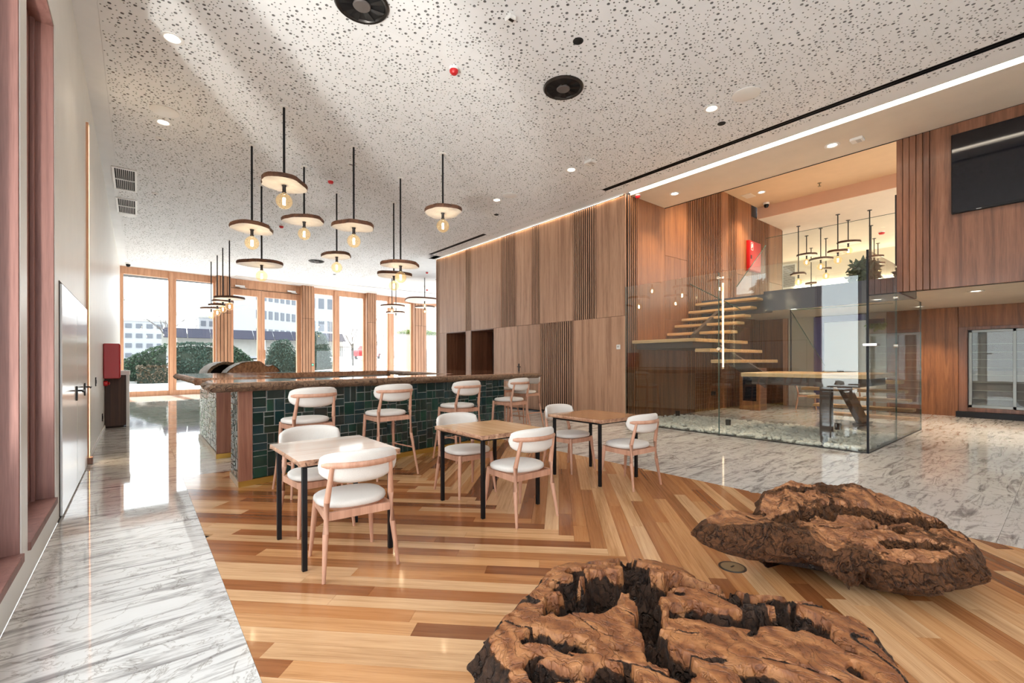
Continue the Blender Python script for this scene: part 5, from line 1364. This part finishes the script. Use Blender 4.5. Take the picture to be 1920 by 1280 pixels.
def hedge(name, label, x0, x1, y, z1, mat, seed, dz=.28, n=None, leaf=.13, topf=None, depth=.55):
    z0 = gz((x0 + x1) / 2, y); t = thing(name, label, 'hedge' if 'hedge' in name else 'shrub', ((x0 + x1) / 2, y, z0))
    r = random.Random(seed); w = (x1 - x0) / 2; h = z1 - z0; b = MB()
    topf = topf or (lambda u: 1.0)
    n = n or int(w * h * 700)
    for _ in range(n):
        u = r.uniform(-1, 1); v = r.random() ** .8; tp = h * topf(u) * (1 + .06 * noise.noise((u * w * 1.7, seed, 0)))
        side = r.random()
        p = Vector((u * w, -depth * (.75 + .4 * noise.noise((u * w * 1.5, v * h * 1.5, seed))) * (1 - .35 * v ** 3), v * tp)) if side < .7 else Vector((u * w, r.uniform(-depth, depth), tp))
        a = Vector((r.gauss(0, 1), r.gauss(0, .6) - .4, r.gauss(0, .8) + .2)).normalized(); s = a.cross(Vector((r.random(), r.random(), r.random() + .1))).normalized(); l = leaf * r.uniform(.6, 1.3)
        b.add([p, p + a * l * .5 + s * l * .3, p + a * l, p + a * l * .5 - s * l * .3], [(0, 1, 2, 3)])
    b.build('foliage', mat, t)
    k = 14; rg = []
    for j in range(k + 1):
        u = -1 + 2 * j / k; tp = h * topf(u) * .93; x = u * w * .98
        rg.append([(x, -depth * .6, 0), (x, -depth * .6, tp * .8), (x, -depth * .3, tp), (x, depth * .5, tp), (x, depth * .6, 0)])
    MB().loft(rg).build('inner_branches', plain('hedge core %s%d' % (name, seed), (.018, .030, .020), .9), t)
    return t
rnd = lambda u: max(.12, (1 - abs(u) ** 2.4) ** .6)
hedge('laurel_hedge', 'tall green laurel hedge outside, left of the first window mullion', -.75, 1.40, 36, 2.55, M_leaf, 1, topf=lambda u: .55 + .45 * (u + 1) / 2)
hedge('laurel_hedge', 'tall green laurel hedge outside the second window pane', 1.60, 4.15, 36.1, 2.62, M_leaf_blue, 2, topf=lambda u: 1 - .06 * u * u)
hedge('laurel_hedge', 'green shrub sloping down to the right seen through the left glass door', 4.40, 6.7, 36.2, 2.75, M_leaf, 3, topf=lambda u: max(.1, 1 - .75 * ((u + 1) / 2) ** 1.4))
hedge('dry_hedge', 'low brown dry hedge in front of the green hedge outside', -.05, 1.7, 35.0, 1.15, M_leaf_dry, 4, depth=.3)
hedge('round_shrub', 'round bluish green shrub seen through the right glass door', 6.95, 9.3, 36.5, 2.95, M_leaf_blue, 5, topf=rnd)
hedge('round_shrub', 'round bluish green shrub outside right of the second pillar', 9.65, 11.9, 37.4, 3.7, M_leaf_blue, 6, topf=rnd)
def bare_tree(label, x, y, h, seed):
    t = thing('bare_tree', label, 'tree', (x, y, gz(x, y)), 0, 'bare winter trees outside'); r = random.Random(seed); b = MB(); tw = MB()
    def grow(p, d, l, rad, lev):
        q = p + d * l
        (b if lev < 2 else tw).tube([p, p + d * l * .5 + Vector((r.gauss(0, 1), r.gauss(0, 1), 0)) * l * .04, q], [rad, rad * .82, rad * .62], 5 if lev < 2 else 3, caps=False)
        if lev >= 4: return
        for _ in range(3 if lev else 5):
            nd = (d + Vector((r.gauss(0, .45), r.gauss(0, .45), r.gauss(.12, .25)))).normalized()
            grow(p + d * l * r.uniform(.55, 1.0), nd, l * r.uniform(.5, .75), rad * .5, lev + 1)
    grow(Vector((0, 0, 0)), Vector((0, 0, 1)), h * .42, h * .019, 0)
    b.build('trunk', M_twig, t); tw.build('branches', M_twig, t)
for x, y, h, s, lab in ((2.2, 48, 6.6, 1, 'bare winter tree behind the hedge in the first window pane'), (4.8, 47, 3.9, 2, 'bare low tree behind the hedge in the second window pane'), (17.5, 48, 5.5, 3, 'bare tree above the fence and the red car'), (21, 50, 5.8, 4, 'bare tree above the grey car'), (25, 52, 5.4, 5, 'bare tree left of the concrete planter')): bare_tree(lab, x, y, h, s)
M_bld = plain('far white facade', (.24, .25, .27), .9); M_bldw = plain('far window', (.07, .08, .10), .6); M_green_pl = plain('green facade', (.20, .30, .13), .9)
def building(label, x, y, w, d, h, rows, cols, rot=0, mat=None, ww=.6, wh=.45, z0=0.0, first=.18):
    t = thing('building', label, 'building', (x, y, gz(x, y) - .2), rot, None)
    hh = h - t.location.z
    MB().box(-w / 2, 0, 0, w / 2, d, hh).build('facade', mat or M_bld, t)
    MB().box(-w / 2 - .1, -.1, hh, w / 2 + .1, d + .1, hh + .25).build('parapet', M_kerb, t)
    if rows:
        cw, rh = w / cols, hh * (1 - first) / rows
        me = MB().box(-cw * ww / 2, -.06, -rh * wh / 2, cw * ww / 2, .0, rh * wh / 2).mesh('window', M_bldw)
        for i in range(rows):
            for j in range(cols): put(me, 'window', t, loc=(-w / 2 + (j + .5) * cw, 0, hh * first + (i + .5) * rh))
    return t
building('big white office block with window rows seen through the right glass door', 16.6, 74, 9.5, 6, 14.5, 4, 9, .55)
building('low grey office building behind the bare tree in the first window', .6, 66, 5.5, 6, 6.0, 4, 6)
building('pale distant apartment building in the left glass door', 11.0, 84, 7.5, 6, 8.2, 3, 7)
building('tall white slab building right of the second pillar', 27.0, 96, 9, 8, 20, 3, 5, .1, plain('slab facade', (.25, .27, .29), .9))
building('green painted narrow tower at the left edge of the first window', -1.15, 40, .8, .8, 5.6, 0, 0, 0, M_green_pl)
building('tall blue striped tower behind the green one', -3.6, 78, 2.2, 2, 17, 12, 1, 0, None, .8, .5)
cp = thing('solar_canopy', 'long row of dark solar panels on a low canopy behind the hedges', 'solar canopy', (8.2, 43, gz(8.2, 43)))
me = MB().add([(-.72, -.5, 0), (.72, -.5, 0), (.72, .5, .75), (-.72, .5, .75), (-.72, -.46, -.04), (.72, -.46, -.04), (.72, .54, .71), (-.72, .54, .71)], [(0, 1, 2, 3), (7, 6, 5, 4), (0, 4, 5, 1), (1, 5, 6, 2), (2, 6, 7, 3), (3, 7, 4, 0)]).mesh('solar_panel', plain('solar cells', (.025, .027, .045), .7, spec=.1))
for k in range(9): put(me, 'solar_panel', cp, loc=(-6.0 + k * 1.5, 0, 2.9 - .3))
MB().box(-6.8, .55, 1.2, 6.8, .65, 2.9).build('back_wall', M_kerb, cp)
for k in range(5): MB().box(-6 + k * 3, -.05, -.5, -5.88 + k * 3, .05, 2.6).build('post', M_white_pl, cp)
def car(label, x, y, rot, paint, L=4.2):
    t = thing('car', label, 'car', (x, y, gz(x, y)), rot)
    prof = [(-2.1, .35), (-2.1, .75), (-1.95, .92), (-1.1, 1.0), (-.55, 1.42), (.75, 1.46), (1.45, 1.05), (2.0, .95), (2.1, .7), (2.1, .35)]
    rings = [[(px, s * (.83 if pz < 1.1 else .66), pz) for px, pz in prof] for s in (-1, -.5, .5, 1)]
    MB().loft(rings).build('body', paint, t)
    for s in (-1, 1):
        MB().add([(-.95, s * .80, 1.02), (-.5, s * .70, 1.36), (.68, s * .70, 1.39), (1.2, s * .80, 1.04)], [(0, 1, 2, 3)]).build('side_window', M_screen, t)
        for wx in (-1.3, 1.32):
            w = MB().lathe([(0, -.1), (.32, -.1), (.33, 0), (.32, .1), (0, .1)], n=16).build('wheel', M_dark, t, rot=(PI / 2, 0, 0), loc=(wx, s * .78, .33))
            MB().lathe([(0, -.115), (.18, -.115), (.18, .115), (0, .115)], n=12).build('hub', M_chrome, w)
car('small red car parked outside beyond the fence', 18.4, 46, .9, M_red_pl)
car('grey car parked outside, left of the fourth window mullion', 20.4, 42.5, 1.15, plain('grey car paint', (.25, .27, .30), .2, .4))
car('pale car parked outside beside the concrete planter', 22.6, 41, 1.2, plain('silver car paint', (.48, .50, .52), .2, .4))
fn = thing('metal_fence', 'dark vertical bar fence gate outside before the red car', 'fence', (13.2, 38.5, gz(13.2, 38.5)))
for k in range(9): MB().box(-.5 + k * .16, -.02, 0, -.47 + k * .16, .02, 1.75).build('bar', M_darkmetal, fn)
MB().rbox(-.62, -.06, 0, -.52, .06, 1.95).build('post', M_darkmetal, fn); MB().rbox(.84, -.06, 0, .94, .06, 1.95).build('post', M_darkmetal, fn); MB().box(-.52, -.02, 1.6, .84, .02, 1.66).build('rail', M_darkmetal, fn)
for x, y, h, lab in ((15.3, 46, 5.2, 'thin lamp post outside before the white slab building'), (24.2, 40, 4.2, 'thin lamp post outside beside the concrete planter')):
    t = thing('lamp_post', lab, 'lamp post', (x, y, gz(x, y))); MB().tube([(0, 0, 0), (0, 0, h)], .05, 8).build('pole', M_darkmetal, t); MB().rbox(-.35, -.08, h, .1, .08, h + .07).build('head', M_grey_pl, t)
# planter wall with greenery at the right end of the windows
pw = thing('planter_wall', 'pale board formed planter wall with greenery on top, outside the last windows', 'planter', (14.9, 29.4, 0))
for k in range(9): MB().rbox(-1.1 + k * .40, -.12, -.05, -.705 + k * .40, .25, 3.25, .01).build('panel', plain('board formed wall %d' % k, (.62 + .01 * (k % 3), .54, .44), .8), pw)
MB().rbox(-1.1, -.1, 3.25, 2.5, .6, 3.33).build('coping', M_kerb, pw)
MB().box(-1.1, .5, 3.33, 2.5, .7, 7.5).build('upper_cladding', plain('upper cladding', (.60, .52, .42), .8), pw)
b = spray(MB(), (.7, .1, 3.42), (1.8, .22, .22), 900, .14, random.Random(9)); b.build('greenery', M_leaf_pale, pw)
lg = thing('louvre_gate', 'grey chevron louvre gate in the planter wall at the right end of the windows', 'gate', (15.55, 29.22, 0))
m1 = MB(); m1.rbox(-.42, -.05, 0, -.36, .03, 2.3); m1.rbox(.36, -.05, 0, .42, .03, 2.3); m1.rbox(-.36, -.05, 2.24, .36, .03, 2.3); m1.rbox(-.03, -.05, 0, .03, .03, 2.24); m1.build('frame', M_darkmetal, lg)
MB().box(-.4, .0, 0, .4, .02, 2.25).build('backing', M_kerb, lg)
for s in (-1, 1):
    me = MB().add([(s * .03, -.04, 0), (s * .36, -.04, .30), (s * .36, -.04, .34), (s * .03, -.04, .04), (s * .03, -.01, 0), (s * .36, -.01, .30), (s * .36, -.01, .34), (s * .03, -.01, .04)], [(0, 1, 2, 3), (4, 7, 6, 5), (0, 4, 5, 1), (2, 6, 7, 3), (1, 5, 6, 2), (0, 3, 7, 4)]).mesh('louvre', M_darkmetal)
    for k in range(17): put(me, 'louvre', lg, loc=(0, 0, .05 + k * .112))
